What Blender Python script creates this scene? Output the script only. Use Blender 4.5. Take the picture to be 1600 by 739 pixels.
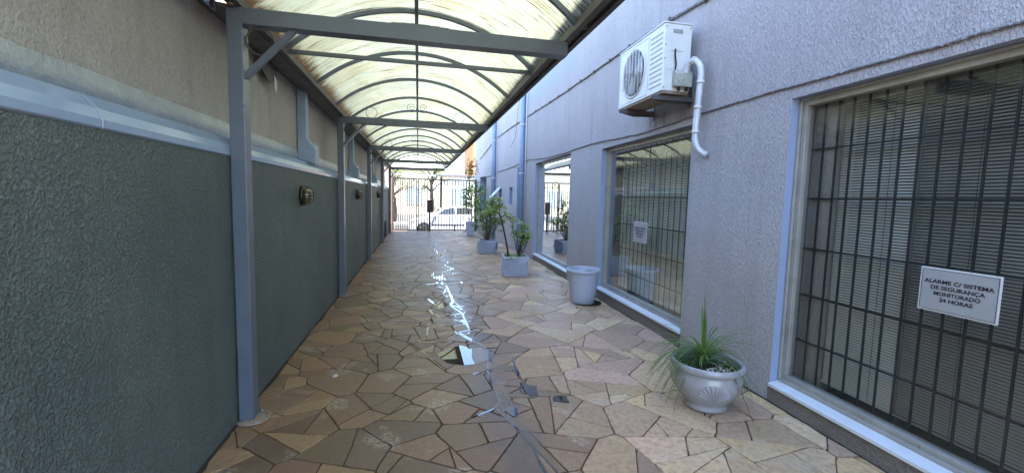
import bpy, bmesh, math, random
from mathutils import Vector, Matrix, noise
from math import sin, cos, pi, radians, tan, sqrt, atan2
R = random.Random(7)
for o in list(bpy.data.objects): bpy.data.objects.remove(o)
sc = bpy.context.scene
COL = sc.collection

# ------------------------------------------------------------------ camera
F_PX, YAW, PIT, ROL = 669.86, .2165, .0891, .0239
cy, sy, cp, sp = cos(YAW), sin(YAW), cos(PIT), sin(PIT)
Fv = Vector((sy*cp, cy*cp, -sp)); Rv = Vector((cy, -sy, 0)); Uv = Rv.cross(Fv)
R2 = cos(ROL)*Rv + sin(ROL)*Uv; U2 = -sin(ROL)*Rv + cos(ROL)*Uv
cd = bpy.data.cameras.new('camera'); cam = bpy.data.objects.new('camera', cd); COL.objects.link(cam)
cam.matrix_world = Matrix(((R2.x, U2.x, -Fv.x, 0), (R2.y, U2.y, -Fv.y, 0), (R2.z, U2.z, -Fv.z, 1.5), (0, 0, 0, 1)))
cd.sensor_width = 36; cd.lens = 36*F_PX/1600; cd.clip_start = .05; cd.clip_end = 2000
sc.camera = cam

# ------------------------------------------------------------------ light
SUN_EL = radians(60)
SUN_DIR = Vector((cos(SUN_EL)*cos(radians(-28)), cos(SUN_EL)*sin(radians(-28)), sin(SUN_EL)))  # towards the sun
w = bpy.data.worlds.new('World'); sc.world = w; w.use_nodes = True
nt = w.node_tree; nt.nodes.clear()
sky = nt.nodes.new('ShaderNodeTexSky'); sky.sky_type = 'NISHITA'; sky.sun_disc = False
sky.sun_elevation = SUN_EL; sky.sun_rotation = atan2(SUN_DIR.x, SUN_DIR.y)
sky.air_density = 1.0; sky.dust_density = .8; sky.ozone_density = 1.6
bg = nt.nodes.new('ShaderNodeBackground'); bg.inputs[1].default_value = .15
wo = nt.nodes.new('ShaderNodeOutputWorld')
nt.links.new(sky.outputs[0], bg.inputs[0]); nt.links.new(bg.outputs[0], wo.inputs[0])
sl = bpy.data.lights.new('sun', 'SUN'); sl.energy = 3.3; sl.angle = radians(.5); sl.color = (1, .95, .86)
so = bpy.data.objects.new('sun', sl); COL.objects.link(so); so.location = (8, -8, 20)
so.rotation_euler = (-SUN_DIR).to_track_quat('-Z', 'Y').to_euler()
sc.view_settings.view_transform = 'Standard'; sc.view_settings.look = 'None'
sc.view_settings.gamma = 1; sc.view_settings.use_curve_mapping = False
sc.view_settings.exposure = 3.05
sc.render.engine = 'CYCLES'
sc.cycles.use_denoising = True
sc.cycles.max_bounces = 10; sc.cycles.diffuse_bounces = 5; sc.cycles.glossy_bounces = 4
sc.cycles.transmission_bounces = 6; sc.cycles.transparent_max_bounces = 12
sc.cycles.sample_clamp_indirect = 6; sc.cycles.caustics_reflective = False; sc.cycles.caustics_refractive = False

# ------------------------------------------------------------------ helpers
class MB:
    def __init__(s, fn=None): s.bm = bmesh.new(); s.fn = fn or (lambda p: p)
    def v(s, p): return s.bm.verts.new(s.fn(Vector(p)))
    def face(s, pts, mi=0, smooth=False):
        f = s.bm.faces.new([s.v(p) for p in pts]); f.material_index = mi; f.smooth = smooth; return f
    def box(s, a, b, mi=0, M=None):
        (x0, y0, z0), (x1, y1, z1) = a, b
        P = [Vector(p) for p in ((x0,y0,z0),(x1,y0,z0),(x1,y1,z0),(x0,y1,z0),(x0,y0,z1),(x1,y0,z1),(x1,y1,z1),(x0,y1,z1))]
        if M: P = [M @ p for p in P]
        V = [s.v(p) for p in P]
        for q in ((0,3,2,1),(4,5,6,7),(0,1,5,4),(1,2,6,5),(2,3,7,6),(3,0,4,7)):
            f = s.bm.faces.new([V[i] for i in q]); f.material_index = mi
        return s
    def cbox(s, c, d, mi=0, M=None):
        return s.box((c[0]-d[0]/2, c[1]-d[1]/2, c[2]-d[2]/2), (c[0]+d[0]/2, c[1]+d[1]/2, c[2]+d[2]/2), mi, M)
    def prism(s, poly, axis, a, b, mi=0, smooth=False):
        """poly in the two other axes (in order), swept along axis from a to b"""
        def P(u, v, t):
            return {'x': (t, u, v), 'y': (u, t, v), 'z': (u, v, t)}[axis]
        A = [s.v(P(u, v, a)) for u, v in poly]; B = [s.v(P(u, v, b)) for u, v in poly]
        n = len(poly)
        for i in range(n):
            f = s.bm.faces.new((A[i], A[(i+1) % n], B[(i+1) % n], B[i])); f.material_index = mi; f.smooth = smooth
        for q in (A[::-1], B):
            f = s.bm.faces.new(q); f.material_index = mi
        return s
    def tube(s, pts, r, n=8, mi=0, cap=True, sq=False):
        pts = [Vector(p) for p in pts]; rings = []; m = len(pts)
        up = None
        for i, p in enumerate(pts):
            t = (pts[min(i+1, m-1)] - pts[max(i-1, 0)]).normalized()
            if up is None: up = Vector((0, 0, 1)) if abs(t.z) < .9 else Vector((1, 0, 0))
            a = t.cross(up)
            if a.length < 1e-4: a = t.cross(Vector((0, 1, 0)))
            a.normalize(); b = a.cross(t).normalized(); up = b
            rr = r[i] if isinstance(r, (list, tuple)) else r
            ph = pi/4 if sq else 0
            rings.append([s.v(p + rr*(cos(2*pi*k/n+ph)*a + sin(2*pi*k/n+ph)*b)) for k in range(n)])
        for i in range(m-1):
            for k in range(n):
                f = s.bm.faces.new((rings[i][k], rings[i][(k+1) % n], rings[i+1][(k+1) % n], rings[i+1][k]))
                f.smooth = not sq; f.material_index = mi
        if cap:
            for q in (rings[0][::-1], rings[-1]):
                f = s.bm.faces.new(q); f.material_index = mi
        return s
    def ring(s, c, rad, r, ax='y', n=28, a0=0, a1=2*pi, k=6):
        pts = []
        for i in range(n+1):
            a = a0+(a1-a0)*i/n
            u, v = rad*cos(a), rad*sin(a)
            pts.append({'y': (c[0]+u, c[1], c[2]+v), 'x': (c[0], c[1]+u, c[2]+v), 'z': (c[0]+u, c[1]+v, c[2])}[ax])
        return s.tube(pts, r, k)
    def lathe(s, prof, c, n=40, ax='z', mi=0, smooth=True):
        rings = []
        for r, h in prof:
            rr = []
            for k in range(n):
                a = 2*pi*k/n; u, v = r*cos(a), r*sin(a)
                rr.append(s.v({'z': (c[0]+u, c[1]+v, c[2]+h), 'y': (c[0]+u, c[1]+h, c[2]+v), 'x': (c[0]+h, c[1]+u, c[2]+v)}[ax]))
            rings.append(rr)
        for i in range(len(rings)-1):
            for k in range(n):
                f = s.bm.faces.new((rings[i][k], rings[i][(k+1) % n], rings[i+1][(k+1) % n], rings[i+1][k]))
                f.smooth = smooth; f.material_index = mi
        for q in (rings[0][::-1], rings[-1]):
            if (q[0].co-q[len(q)//2].co).length > 1e-3:
                f = s.bm.faces.new(q); f.material_index = mi
        return s
    def build(s, name, mats, parent=None, bevel=0, recalc=True):
        if recalc: bmesh.ops.recalc_face_normals(s.bm, faces=s.bm.faces)
        me = bpy.data.meshes.new(name)
        if parent is not None:
            o0 = world_loc(parent)
            for v_ in s.bm.verts: v_.co -= o0
        s.bm.to_mesh(me); s.bm.free()
        for m in (mats if isinstance(mats, (list, tuple)) else [mats]): me.materials.append(m)
        o = bpy.data.objects.new(name, me); COL.objects.link(o)
        if parent is not None: o.parent = parent
        if bevel:
            b = o.modifiers.new('bevel', 'BEVEL'); b.width = bevel; b.segments = 2; b.limit_method = 'ANGLE'; b.angle_limit = radians(40)
        return o
def world_loc(o):
    p = Vector(o.location)
    while o.parent: o = o.parent; p += o.location
    return p
def tag(o, label=None, cat=None, group=None, kind=None):
    if label: o['label'] = label
    if cat: o['category'] = cat
    if group: o['group'] = group
    if kind: o['kind'] = kind
    return o
def thing(name, loc, label, cat, group=None):
    o = bpy.data.objects.new(name, None); COL.objects.link(o); o.location = loc; o.empty_display_size = .1
    return tag(o, label, cat, group)
def children(o): return [c for c in COL.objects if c.parent == o]
def copy_tree(o, parent=None):
    c = o.copy(); COL.objects.link(c); c.parent = parent
    for ch in children(o): copy_tree(ch, c)
    return c

# ------------------------------------------------------------------ materials
def mat(name):
    m = bpy.data.materials.new(name); m.use_nodes = True
    n = m.node_tree.nodes; l = m.node_tree.links
    return m, n, l, n['Principled BSDF']
def N(n, t, **k):
    x = n.new(t)
    for a, b in k.items():
        if a.startswith('i_'):
            key = a[2:].replace('_', ' ')
            x.inputs[int(key) if key.isdigit() else key].default_value = b
        else: setattr(x, a, b)
    return x
def coords(n, l, scale=(1, 1, 1), geo=True):
    g = N(n, 'ShaderNodeNewGeometry') if geo else N(n, 'ShaderNodeTexCoord')
    mp = N(n, 'ShaderNodeMapping'); mp.inputs['Scale'].default_value = scale
    l.new(g.outputs['Position' if geo else 'Object'], mp.inputs['Vector'])
    return mp.outputs[0]
def ramp(n, l, src, stops):
    r = N(n, 'ShaderNodeValToRGB'); e = r.color_ramp.elements
    e[0].position, e[0].color = stops[0][0], stops[0][1]
    e[1].position, e[1].color = stops[-1][0], stops[-1][1]
    for p, c in stops[1:-1]:
        q = e.new(p); q.color = c
    l.new(src, r.inputs[0]); return r.outputs[0]
def g4(v): return (v, v, v, 1)
def mix(n, l, fac, a, b, mode='MIX'):
    m = N(n, 'ShaderNodeMix', data_type='RGBA', blend_type=mode)
    for s_, i in ((fac, 0), (a, 6), (b, 7)):
        if isinstance(s_, (int, float)): m.inputs[i].default_value = s_
        elif isinstance(s_, tuple): m.inputs[i].default_value = s_ if len(s_) == 4 else (*s_, 1)
        else: l.new(s_, m.inputs[i])
    return m.outputs[2]
def noise_t(n, l, vec, scale, detail=4, rough=.55, dist=0):
    t = N(n, 'ShaderNodeTexNoise'); t.inputs['Scale'].default_value = scale; t.inputs['Detail'].default_value = detail
    t.inputs['Roughness'].default_value = rough; t.inputs['Distortion'].default_value = dist
    l.new(vec, t.inputs['Vector']); return t.outputs[0]
def bump(n, l, h, b, dist=.01, strength=1, prev=None):
    x = N(n, 'ShaderNodeBump'); x.inputs['Distance'].default_value = dist; x.inputs['Strength'].default_value = strength
    l.new(h, x.inputs['Height'])
    if prev: l.new(prev, x.inputs['Normal'])
    if b is not None: l.new(x.outputs[0], b.inputs['Normal'])
    return x.outputs[0]

def stucco(name, c, c2, fine=55, dist=.008, streak=True, rough=.85, grain=1.0, spots=None, vstretch=1):
    m, n, l, b = mat(name)
    v = coords(n, l)
    big = noise_t(n, l, v, 1.3, 5, .6)
    col = mix(n, l, ramp(n, l, big, [(.3, g4(0)), (.7, g4(1))]), c, c2)
    if streak:
        vs = coords(n, l, (6, 6, .35)); st = noise_t(n, l, vs, 1.6, 5, .65)
        col = mix(n, l, ramp(n, l, st, [(.50, g4(0)), (.76, g4(.36))]), col, tuple(x*k_ for x, k_ in zip(c, (.66, .60, .52))))
    if spots:
        sn = noise_t(n, l, v, spots[1], 6, .7)
        col = mix(n, l, ramp(n, l, sn, [(.6, g4(0)), (.68, g4(.7))]), col, spots[0])
    vf = coords(n, l, (1, 1, vstretch))
    f1 = noise_t(n, l, vf, fine, 3, .5, .6)
    f2 = noise_t(n, l, v, fine*3.2, 2, .6)
    hh = ramp(n, l, f1, [(.38, g4(0)), (.62, g4(1))])
    nb = bump(n, l, hh, None, dist, grain)
    bump(n, l, f2, b, dist*.35, .8, nb)
    col = mix(n, l, ramp(n, l, f1, [(.36, g4(.35)), (.55, g4(0))]), col, tuple(x*.6 for x in c))   # darker in the hollows of the relief
    if name == 'lavender_stucco':      # an old repaired patch of paler, greenish paint high up
        sp = N(n, 'ShaderNodeSeparateXYZ'); l.new(v, sp.inputs[0])
        def edge(src, p, w_, inv=False):
            r_ = N(n, 'ShaderNodeMapRange'); r_.inputs[1].default_value = p-w_; r_.inputs[2].default_value = p+w_
            if inv: r_.inputs[3].default_value = 1; r_.inputs[4].default_value = 0
            l.new(src, r_.inputs[0]); return r_.outputs[0]
        wob = N(n, 'ShaderNodeMath', operation='MULTIPLY_ADD'); wob.inputs[1].default_value = .9; l.new(noise_t(n, l, v, 1.8, 5), wob.inputs[0]); l.new(sp.outputs[2], wob.inputs[2])
        pm = mix(n, l, 1., edge(sp.outputs[1], 7.4, .01), edge(wob.outputs[0], 4.35, .12), 'MULTIPLY')
        pm = mix(n, l, 1., pm, ramp(n, l, noise_t(n, l, v, 2.6, 6, .7), [(.35, g4(.25)), (.6, g4(.9))]), 'MULTIPLY')
        col = mix(n, l, pm, col, (.34, .40, .41))
        # rusty drips below the air conditioner
        dm_ = mix(n, l, 1., edge(sp.outputs[1], 3.85, .08), edge(sp.outputs[1], 4.75, .08, True), 'MULTIPLY')
        dm_ = mix(n, l, 1., dm_, edge(sp.outputs[2], 2.52, .05, True), 'MULTIPLY')
        dm_ = mix(n, l, 1., dm_, edge(sp.outputs[2], 2.34, .02), 'MULTIPLY')
        dm_ = mix(n, l, 1., dm_, ramp(n, l, noise_t(n, l, coords(n, l, (9, 9, .8)), 1.4, 5, .7), [(.38, g4(.1)), (.62, g4(.8))]), 'MULTIPLY')
        col = mix(n, l, dm_, col, (.17, .14, .13))
    l.new(col, b.inputs['Base Color']); b.inputs['Roughness'].default_value = rough
    return m
def paint(name, c, rough=.4, metal=0, wear=None, dirt=.25, scale=9, spec=.5, coat=0, bumpd=.0006):
    m, n, l, b = mat(name)
    v = coords(n, l)
    a = noise_t(n, l, v, scale, 5, .65)
    col = mix(n, l, ramp(n, l, a, [(.35, g4(0)), (.8, g4(dirt*2))]), c, tuple(x*.55 for x in c))
    if wear:
        wn = noise_t(n, l, v, scale*3, 6, .7)
        col = mix(n, l, ramp(n, l, wn, [(wear[1], g4(0)), (wear[1]+.05, g4(1))]), col, wear[0])
    l.new(col, b.inputs['Base Color'])
    rr = N(n, 'ShaderNodeMapRange'); rr.inputs[3].default_value = rough*.8; rr.inputs[4].default_value = min(1, rough*1.35)
    l.new(a, rr.inputs[0]); l.new(rr.outputs[0], b.inputs['Roughness'])
    b.inputs['Metallic'].default_value = metal; b.inputs['Coat Weight'].default_value = coat
    b.inputs['Specular IOR Level'].default_value = spec
    bump(n, l, noise_t(n, l, v, scale*6, 3), b, bumpd, .6)
    return m
def leafm(name, c, c2, rough=.45):
    m, n, l, b = mat(name)
    info = N(n, 'ShaderNodeAttribute'); info.attribute_name = 'tint'
    col = mix(n, l, info.outputs['Fac'], c, c2)
    l.new(col, b.inputs['Base Color']); b.inputs['Roughness'].default_value = rough
    tr = N(n, 'ShaderNodeBsdfTranslucent'); l.new(mix(n, l, .3, col, (.5, .6, .05)), tr.inputs[0])
    ms = N(n, 'ShaderNodeMixShader'); ms.inputs[0].default_value = .42
    l.new(b.outputs[0], ms.inputs[1]); l.new(tr.outputs[0], ms.inputs[2])
    l.new(ms.outputs[0], n['Material Output'].inputs[0])
    return m

M = {}
M['green_stucco'] = stucco('rough_green_stucco', (.110, .150, .156), (.175, .215, .212), 72, .012, rough=.6, grain=1.0)
M['grey_wall'] = stucco('old_grey_render', (.37, .345, .33), (.47, .44, .42), 60, .005, rough=.92, grain=.5)
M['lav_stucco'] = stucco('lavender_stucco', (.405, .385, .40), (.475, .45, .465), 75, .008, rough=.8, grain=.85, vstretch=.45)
M['lav_far'] = stucco('light_painted_far_stucco', (.52, .49, .50), (.60, .57, .58), 75, .008, rough=.8, grain=.85)  # brighter daylight at the far end is put into this paler colour
M['plinth'] = stucco('grey_plinth_stucco', (.20, .175, .16), (.25, .22, .20), 60, .008, rough=.9)
M['reveal'] = paint('sky_tinted_reveal_paint', (.30, .37, .53), .35, dirt=.1)  # blue skylight on the reveals is mixed into their base colour
M['steel'] = paint('grey_blue_painted_steel', (.118, .145, .195), .28, 0, ((.2, .19, .18), .68), .25, 5)
M['steel_dark'] = paint('dark_grey_steel', (.085, .082, .085), .5, 0, ((.12, .07, .04), .58), .4, 7)
M['rusty'] = paint('rust_stained_plate', (.24, .24, .24), .6, 0, ((.28, .17, .08), .5), .3, 12)
M['coping'] = paint('sky_tinted_coping_paint', (.32, .43, .62), .14, 0, ((.3, .28, .26), .7), .2, 4)  # pale grey coping; its blue sky reflection is put into the colour
M['flash'] = paint('aluminium_flashing', (.44, .48, .52), .36, .45, ((.30, .29, .27), .66), .3, 7, bumpd=.012)
M['bronze'] = paint('dark_bronze', (.05, .042, .03), .35, .6, dirt=.4)
M['lens'] = paint('dirty_lamp_glass', (.16, .13, .08), .15, 0, dirt=.3, coat=.6)
M['white_sill'] = paint('white_sill_paint', (.66, .70, .75), .4, 0, ((.3, .28, .25), .68), .18, 6)
M['alu'] = paint('aged_aluminium_frame', (.42, .41, .38), .45, .3, ((.30, .20, .09), .64), .35, 6)
M['black_iron'] = paint('black_iron', (.016, .017, .022), .5, .2, dirt=.3)
M['blind'] = paint('grey_blind_slat', (.72, .69, .62), .5, 0, dirt=.2)
M['blind_cord'] = paint('blind_tape', (.12, .12, .12), .8)
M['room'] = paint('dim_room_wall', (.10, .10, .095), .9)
M['blue_pipe'] = paint('blue_painted_pipe', (.27, .36, .52), .4, 0, ((.4, .42, .45), .68), .2, 6)
M['white_pipe'] = paint('white_plastic_conduit', (.62, .62, .62), .4, 0, dirt=.3)
M['cable'] = paint('weathered_cable', (.13, .12, .115), .7, 0, ((.36, .35, .38), .55), .3, 14)
M['ac_white'] = paint('aged_white_appliance_paint', (.66, .67, .66), .35, 0, ((.36, .26, .15), .70), .15, 7)
M['ac_dark'] = paint('fan_black', (.05, .055, .06), .5)
M['ac_fan'] = paint('fan_blade_grey', (.30, .32, .33), .4)
M['ac_base'] = paint('rusty_ac_base', (.34, .29, .23), .7, 0, ((.16, .09, .045), .52), .5, 16)
M['rubber'] = paint('black_rubber', (.02, .02, .022), .6)
M['valve'] = paint('mouldy_plastic_cover', (.40, .42, .38), .5, 0, ((.2, .27, .1), .58), .5, 10)
M['hose'] = paint('silver_taped_hose', (.60, .63, .68), .35, .25, ((.3, .3, .32), .66), .3, 18, bumpd=.006)
M['ceramic'] = paint('glazed_pale_grey_ceramic', (.34, .335, .36), .24, 0, ((.28, .26, .24), .68), .3, 6, coat=.3)
M['planter'] = paint('pale_blue_grey_planter_paint', (.42, .48, .62), .42, 0, dirt=.25, scale=8)
M['plastic_pot'] = paint('pale_lilac_plastic_pot', (.42, .45, .56), .42, 0, dirt=.08, scale=4)
M['soil'] = paint('dark_soil', (.035, .025, .018), .95, bumpd=.02, scale=30)
M['pebble'] = paint('white_pebbles', (.62, .58, .52), .7)
M['bark'] = paint('dark_bark', (.055, .045, .035), .85, bumpd=.006, scale=25)
M['bark_light'] = paint('grey_brown_stem', (.16, .13, .09), .8, bumpd=.004, scale=25)
M['leaf_grass'] = leafm('fresh_grass_leaf', (.055, .13, .03), (.16, .27, .08))
M['leaf'] = leafm('shrub_leaf', (.10, .20, .045), (.32, .45, .13))
M['leaf_light'] = leafm('pale_shrub_leaf', (.17, .28, .07), (.42, .52, .18))
M['leaf_red'] = leafm('red_pink_leaf', (.45, .08, .06), (.55, .30, .10))
M['leaf_tree'] = leafm('street_tree_leaf', (.05, .10, .025), (.12, .20, .05))
M['dead'] = paint('dead_leaves', (.16, .09, .045), .8)
M['gate'] = paint('dark_brown_gate_paint', (.05, .038, .034), .5, 0, dirt=.3)
M['gate_red'] = paint('red_brown_primer', (.13, .06, .045), .6, 0, dirt=.3)
M['car'] = paint('white_car_paint', (.75, .76, .78), .2, 0, dirt=.03, coat=.6, bumpd=0)
M['car_glass'] = paint('tinted_car_glass', (.03, .035, .035), .05, 0, dirt=0, coat=1, bumpd=0)
M['tyre'] = paint('tyre_rubber', (.02, .02, .02), .8)
M['rim'] = paint('wheel_alloy', (.45, .45, .46), .3, .7, bumpd=0)
M['tail'] = paint('headlight_lens', (.6, .62, .62), .1, .2, coat=1, bumpd=0)
M['asphalt'] = paint('asphalt', (.055, .055, .056), .9, dirt=.3, scale=3, bumpd=.004)
M['concrete'] = paint('pavement_concrete', (.36, .34, .31), .85, dirt=.3, scale=2, bumpd=.003)
M['earth'] = paint('ground_earth', (.16, .13, .09), .95, dirt=.3, scale=1)
M['cream'] = stucco('cream_facade', (.70, .63, .48), (.76, .70, .56), 30, .004)
M['orange'] = stucco('orange_facade', (.58, .27, .10), (.62, .32, .13), 30, .004)
M['pale_f'] = stucco('pale_facade', (.74, .70, .64), (.78, .75, .70), 30, .004)
M['roof_tile'] = paint('clay_roof', (.38, .17, .10), .8, dirt=.3)
M['sign'] = paint('sign_plate', (.36, .355, .36), .5, 0, dirt=.15, scale=5)
M['sign_white'] = paint('sign_border', (.70, .71, .72), .5, 0, dirt=.15)
M['ink'] = paint('black_ink', (.012, .012, .014), .6, dirt=0)
M['louvre'] = paint('pale_blue_louvre', (.36, .45, .52), .35, 0, dirt=.3)
M['roofdark'] = paint('dark_timber', (.045, .04, .038), .8, dirt=.4)

def make_glass(name, tint, refl, haze=.06):
    m, n, l, b = mat(name)
    n.remove(b)
    tr = N(n, 'ShaderNodeBsdfTransparent'); tr.inputs[0].default_value = (*tint, 1)
    gl = N(n, 'ShaderNodeBsdfGlossy'); gl.inputs['Roughness'].default_value = .012; gl.inputs[0].default_value = (.97, .98, 1, 1)
    fr = N(n, 'ShaderNodeFresnel'); fr.inputs[0].default_value = 1.5
    mm = N(n, 'ShaderNodeMath', operation='MULTIPLY_ADD', use_clamp=True); mm.inputs[1].default_value = refl; mm.inputs[2].default_value = .015
    df = N(n, 'ShaderNodeBsdfDiffuse'); df.inputs[0].default_value = (.5, .5, .48, 1)
    v = coords(n, l, (1, 1, .4)); d = noise_t(n, l, v, 2.2, 5, .65)
    dm = N(n, 'ShaderNodeMath', operation='MULTIPLY'); dm.inputs[1].default_value = haze; l.new(d, dm.inputs[0])
    m0 = N(n, 'ShaderNodeMixShader'); l.new(dm.outputs[0], m0.inputs[0]); l.new(tr.outputs[0], m0.inputs[1]); l.new(df.outputs[0], m0.inputs[2])
    ms = N(n, 'ShaderNodeMixShader'); l.new(fr.outputs[0], mm.inputs[0]); l.new(mm.outputs[0], ms.inputs[0])
    l.new(m0.outputs[0], ms.inputs[1]); l.new(gl.outputs[0], ms.inputs[2]); l.new(ms.outputs[0], n['Material Output'].inputs[0])
    return m
M['glass'] = make_glass('shop_glass', (.93, .94, .92), .5)
M['glass_dim'] = make_glass('dim_shop_glass', (.86, .88, .80), .32)
M['glass_mirror'] = make_glass('reflective_shop_glass', (.6, .65, .65), .8, .34)

def make_sheet():
    m, n, l, b = mat('dirty_translucent_roof_sheet'); n.remove(b)
    v = coords(n, l)
    vs = coords(n, l, (1.3, 22, 1.3))
    s1 = noise_t(n, l, vs, 1.5, 6, .72, .2)
    vs2 = coords(n, l, (2.6, 60, 2.6)); s2 = noise_t(n, l, vs2, 1.2, 5, .7, .1)
    blotch = noise_t(n, l, v, 1.6, 5, .6)
    base = mix(n, l, ramp(n, l, blotch, [(.35, g4(0)), (.65, g4(1))]), (.205, .225, .17), (.155, .19, .155))
    base = mix(n, l, ramp(n, l, noise_t(n, l, coords(n, l, (1, 1.6, 1)), 1.1, 5, .7), [(.46, g4(0)), (.66, g4(.7))]), base, (.165, .165, .10))
    a = ramp(n, l, s1, [(.50, g4(0)), (.64, g4(.75))])
    c_ = ramp(n, l, s2, [(.56, g4(0)), (.605, g4(1))])
    col = mix(n, l, a, base, (.085, .068, .035))
    sep = N(n, 'ShaderNodeSeparateXYZ'); l.new(v, sep.inputs[0])
    ab = N(n, 'ShaderNodeMath', operation='ABSOLUTE'); l.new(sep.outputs[0], ab.inputs[0])
    # the lines of grime break up; most of it lies on the near bays and at the lower edges
    brk = ramp(n, l, noise_t(n, l, v, 2.3, 3, .6), [(.36, g4(0)), (.5, g4(1))])
    cm = mix(n, l, 1.0, c_, brk, 'MULTIPLY')
    col = mix(n, l, cm, col, (.035, .022, .010))
    ee = N(n, 'ShaderNodeMath', operation='MULTIPLY_ADD'); ee.inputs[1].default_value = 3.2; ee.inputs[2].default_value = -3.05
    l.new(ab.outputs[0], ee.inputs[0])
    en = N(n, 'ShaderNodeMath', operation='ADD'); l.new(ee.outputs[0], en.inputs[0]); l.new(noise_t(n, l, coords(n, l, (3, 14, 3)), 2.5, 6, .75), en.inputs[1])
    col = mix(n, l, ramp(n, l, en.outputs[0], [(.55, g4(0)), (.8, g4(1))]), col, (.03, .018, .008))
    t = N(n, 'ShaderNodeBsdfTranslucent'); l.new(col, t.inputs[0])
    d = N(n, 'ShaderNodeBsdfPrincipled'); l.new(col, d.inputs['Base Color']); d.inputs['Roughness'].default_value = .35
    bump(n, l, s1, d, .01, .5)
    tp = N(n, 'ShaderNodeBsdfTransparent'); l.new(col, tp.inputs[0])
    m1 = N(n, 'ShaderNodeMixShader'); m1.inputs[0].default_value = .68; l.new(d.outputs[0], m1.inputs[1]); l.new(t.outputs[0], m1.inputs[2])
    m2 = N(n, 'ShaderNodeMixShader'); m2.inputs[0].default_value = .03; l.new(m1.outputs[0], m2.inputs[1]); l.new(tp.outputs[0], m2.inputs[2])
    l.new(m2.outputs[0], n['Material Output'].inputs[0])
    return m
M['sheet'] = make_sheet()

def make_stone():
    m, n, l, b = mat('sandstone_crazy_paving')
    at = N(n, 'ShaderNodeAttribute'); at.attribute_name = 'stone'
    v = coords(n, l)
    f = noise_t(n, l, v, 5, 6, .65, .3); g = noise_t(n, l, v, 26, 5, .7)
    col = mix(n, l, ramp(n, l, f, [(.3, g4(0)), (.7, g4(.6))]), at.outputs['Color'], mix(n, l, .5, at.outputs['Color'], (.30, .24, .17)))
    col = mix(n, l, ramp(n, l, g, [(.38, g4(.4)), (.55, g4(0))]), col, (.11, .085, .065))
    wh = noise_t(n, l, v, 2.6, 2, .5); wf = noise_t(n, l, v, 38, 4, .8)
    wm = mix(n, l, 1., ramp(n, l, wh, [(.60, g4(0)), (.64, g4(1))]), ramp(n, l, wf, [(.46, g4(0)), (.56, g4(.6))]), 'MULTIPLY')
    col = mix(n, l, wm, col, (.46, .41, .32))
    # orange rust stains, mostly on the right by the big pot
    rs = noise_t(n, l, v, 4.2, 5, .7, .8)
    sep = N(n, 'ShaderNodeSeparateXYZ'); l.new(v, sep.inputs[0])
    mr = N(n, 'ShaderNodeMapRange'); mr.inputs[1].default_value = 1.5; mr.inputs[2].default_value = 2.1; l.new(sep.outputs[0], mr.inputs[0])
    rm = mix(n, l, 1., ramp(n, l, rs, [(.63, g4(0)), (.69, g4(.6))]), mr.outputs[0], 'MULTIPLY')
    col = mix(n, l, rm, col, (.42, .18, .05))
    dx = N(n, 'ShaderNodeMath', operation='SUBTRACT'); dx.inputs[1].default_value = .56; l.new(sep.outputs[0], dx.inputs[0])
    ad = N(n, 'ShaderNodeMath', operation='ABSOLUTE'); l.new(dx.outputs[0], ad.inputs[0])
    wn = N(n, 'ShaderNodeMath', operation='MULTIPLY_ADD'); wn.inputs[1].default_value = .9; l.new(noise_t(n, l, v, 2.4, 4), wn.inputs[0]); l.new(ad.outputs[0], wn.inputs[2])
    wet = ramp(n, l, wn.outputs[0], [(.50, g4(1)), (.72, g4(0))])
    col = mix(n, l, wet, col, mix(n, l, 1., col, (.66, .63, .60), 'MULTIPLY'))
    l.new(col, b.inputs['Base Color'])
    rr = N(n, 'ShaderNodeMapRange'); rr.inputs[3].default_value = .36; rr.inputs[4].default_value = .62; l.new(f, rr.inputs[0])
    r2 = N(n, 'ShaderNodeMix'); l.new(wet, r2.inputs[0]); l.new(rr.outputs[0], r2.inputs[2]); r2.inputs[3].default_value = .36
    l.new(r2.outputs[0], b.inputs['Roughness'])
    nb = bump(n, l, f, None, .006, .5); bump(n, l, g, b, .0022, .6, nb)
    return m
M['stone'] = make_stone()
M['mortar'] = paint('dark_joint_mortar', (.10, .07, .045), .9, 0, ((.22, .16, .1), .6), .4, 6, bumpd=.006)
def make_water():
    m, n, l, b = mat('puddle_water')
    b.inputs['Base Color'].default_value = (.03, .026, .02, 1); b.inputs['Roughness'].default_value = .015
    b.inputs['IOR'].default_value = 1.4; b.inputs['Specular IOR Level'].default_value = .9
    b.inputs['Coat Weight'].default_value = .5; b.inputs['Coat Roughness'].default_value = .01
    return m
M['water'] = make_water()

# ------------------------------------------------------------------ ground
def struct(name, mb, m, **k): return tag(mb.build(name, m, **k), kind='structure')
g = MB(); g.face([(-400, -300, -.62), (400, -300, -.62), (400, 700, -.62), (-400, 700, -.62)]); struct('ground', g, M['earth'])
g = MB(); g.face([(-1.35, -8, -.009), (2.95, -8, -.009), (2.95, 18.9, -.009), (-1.35, 18.9, -.009)]); struct('joint_mortar', g, M['mortar'])

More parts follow.
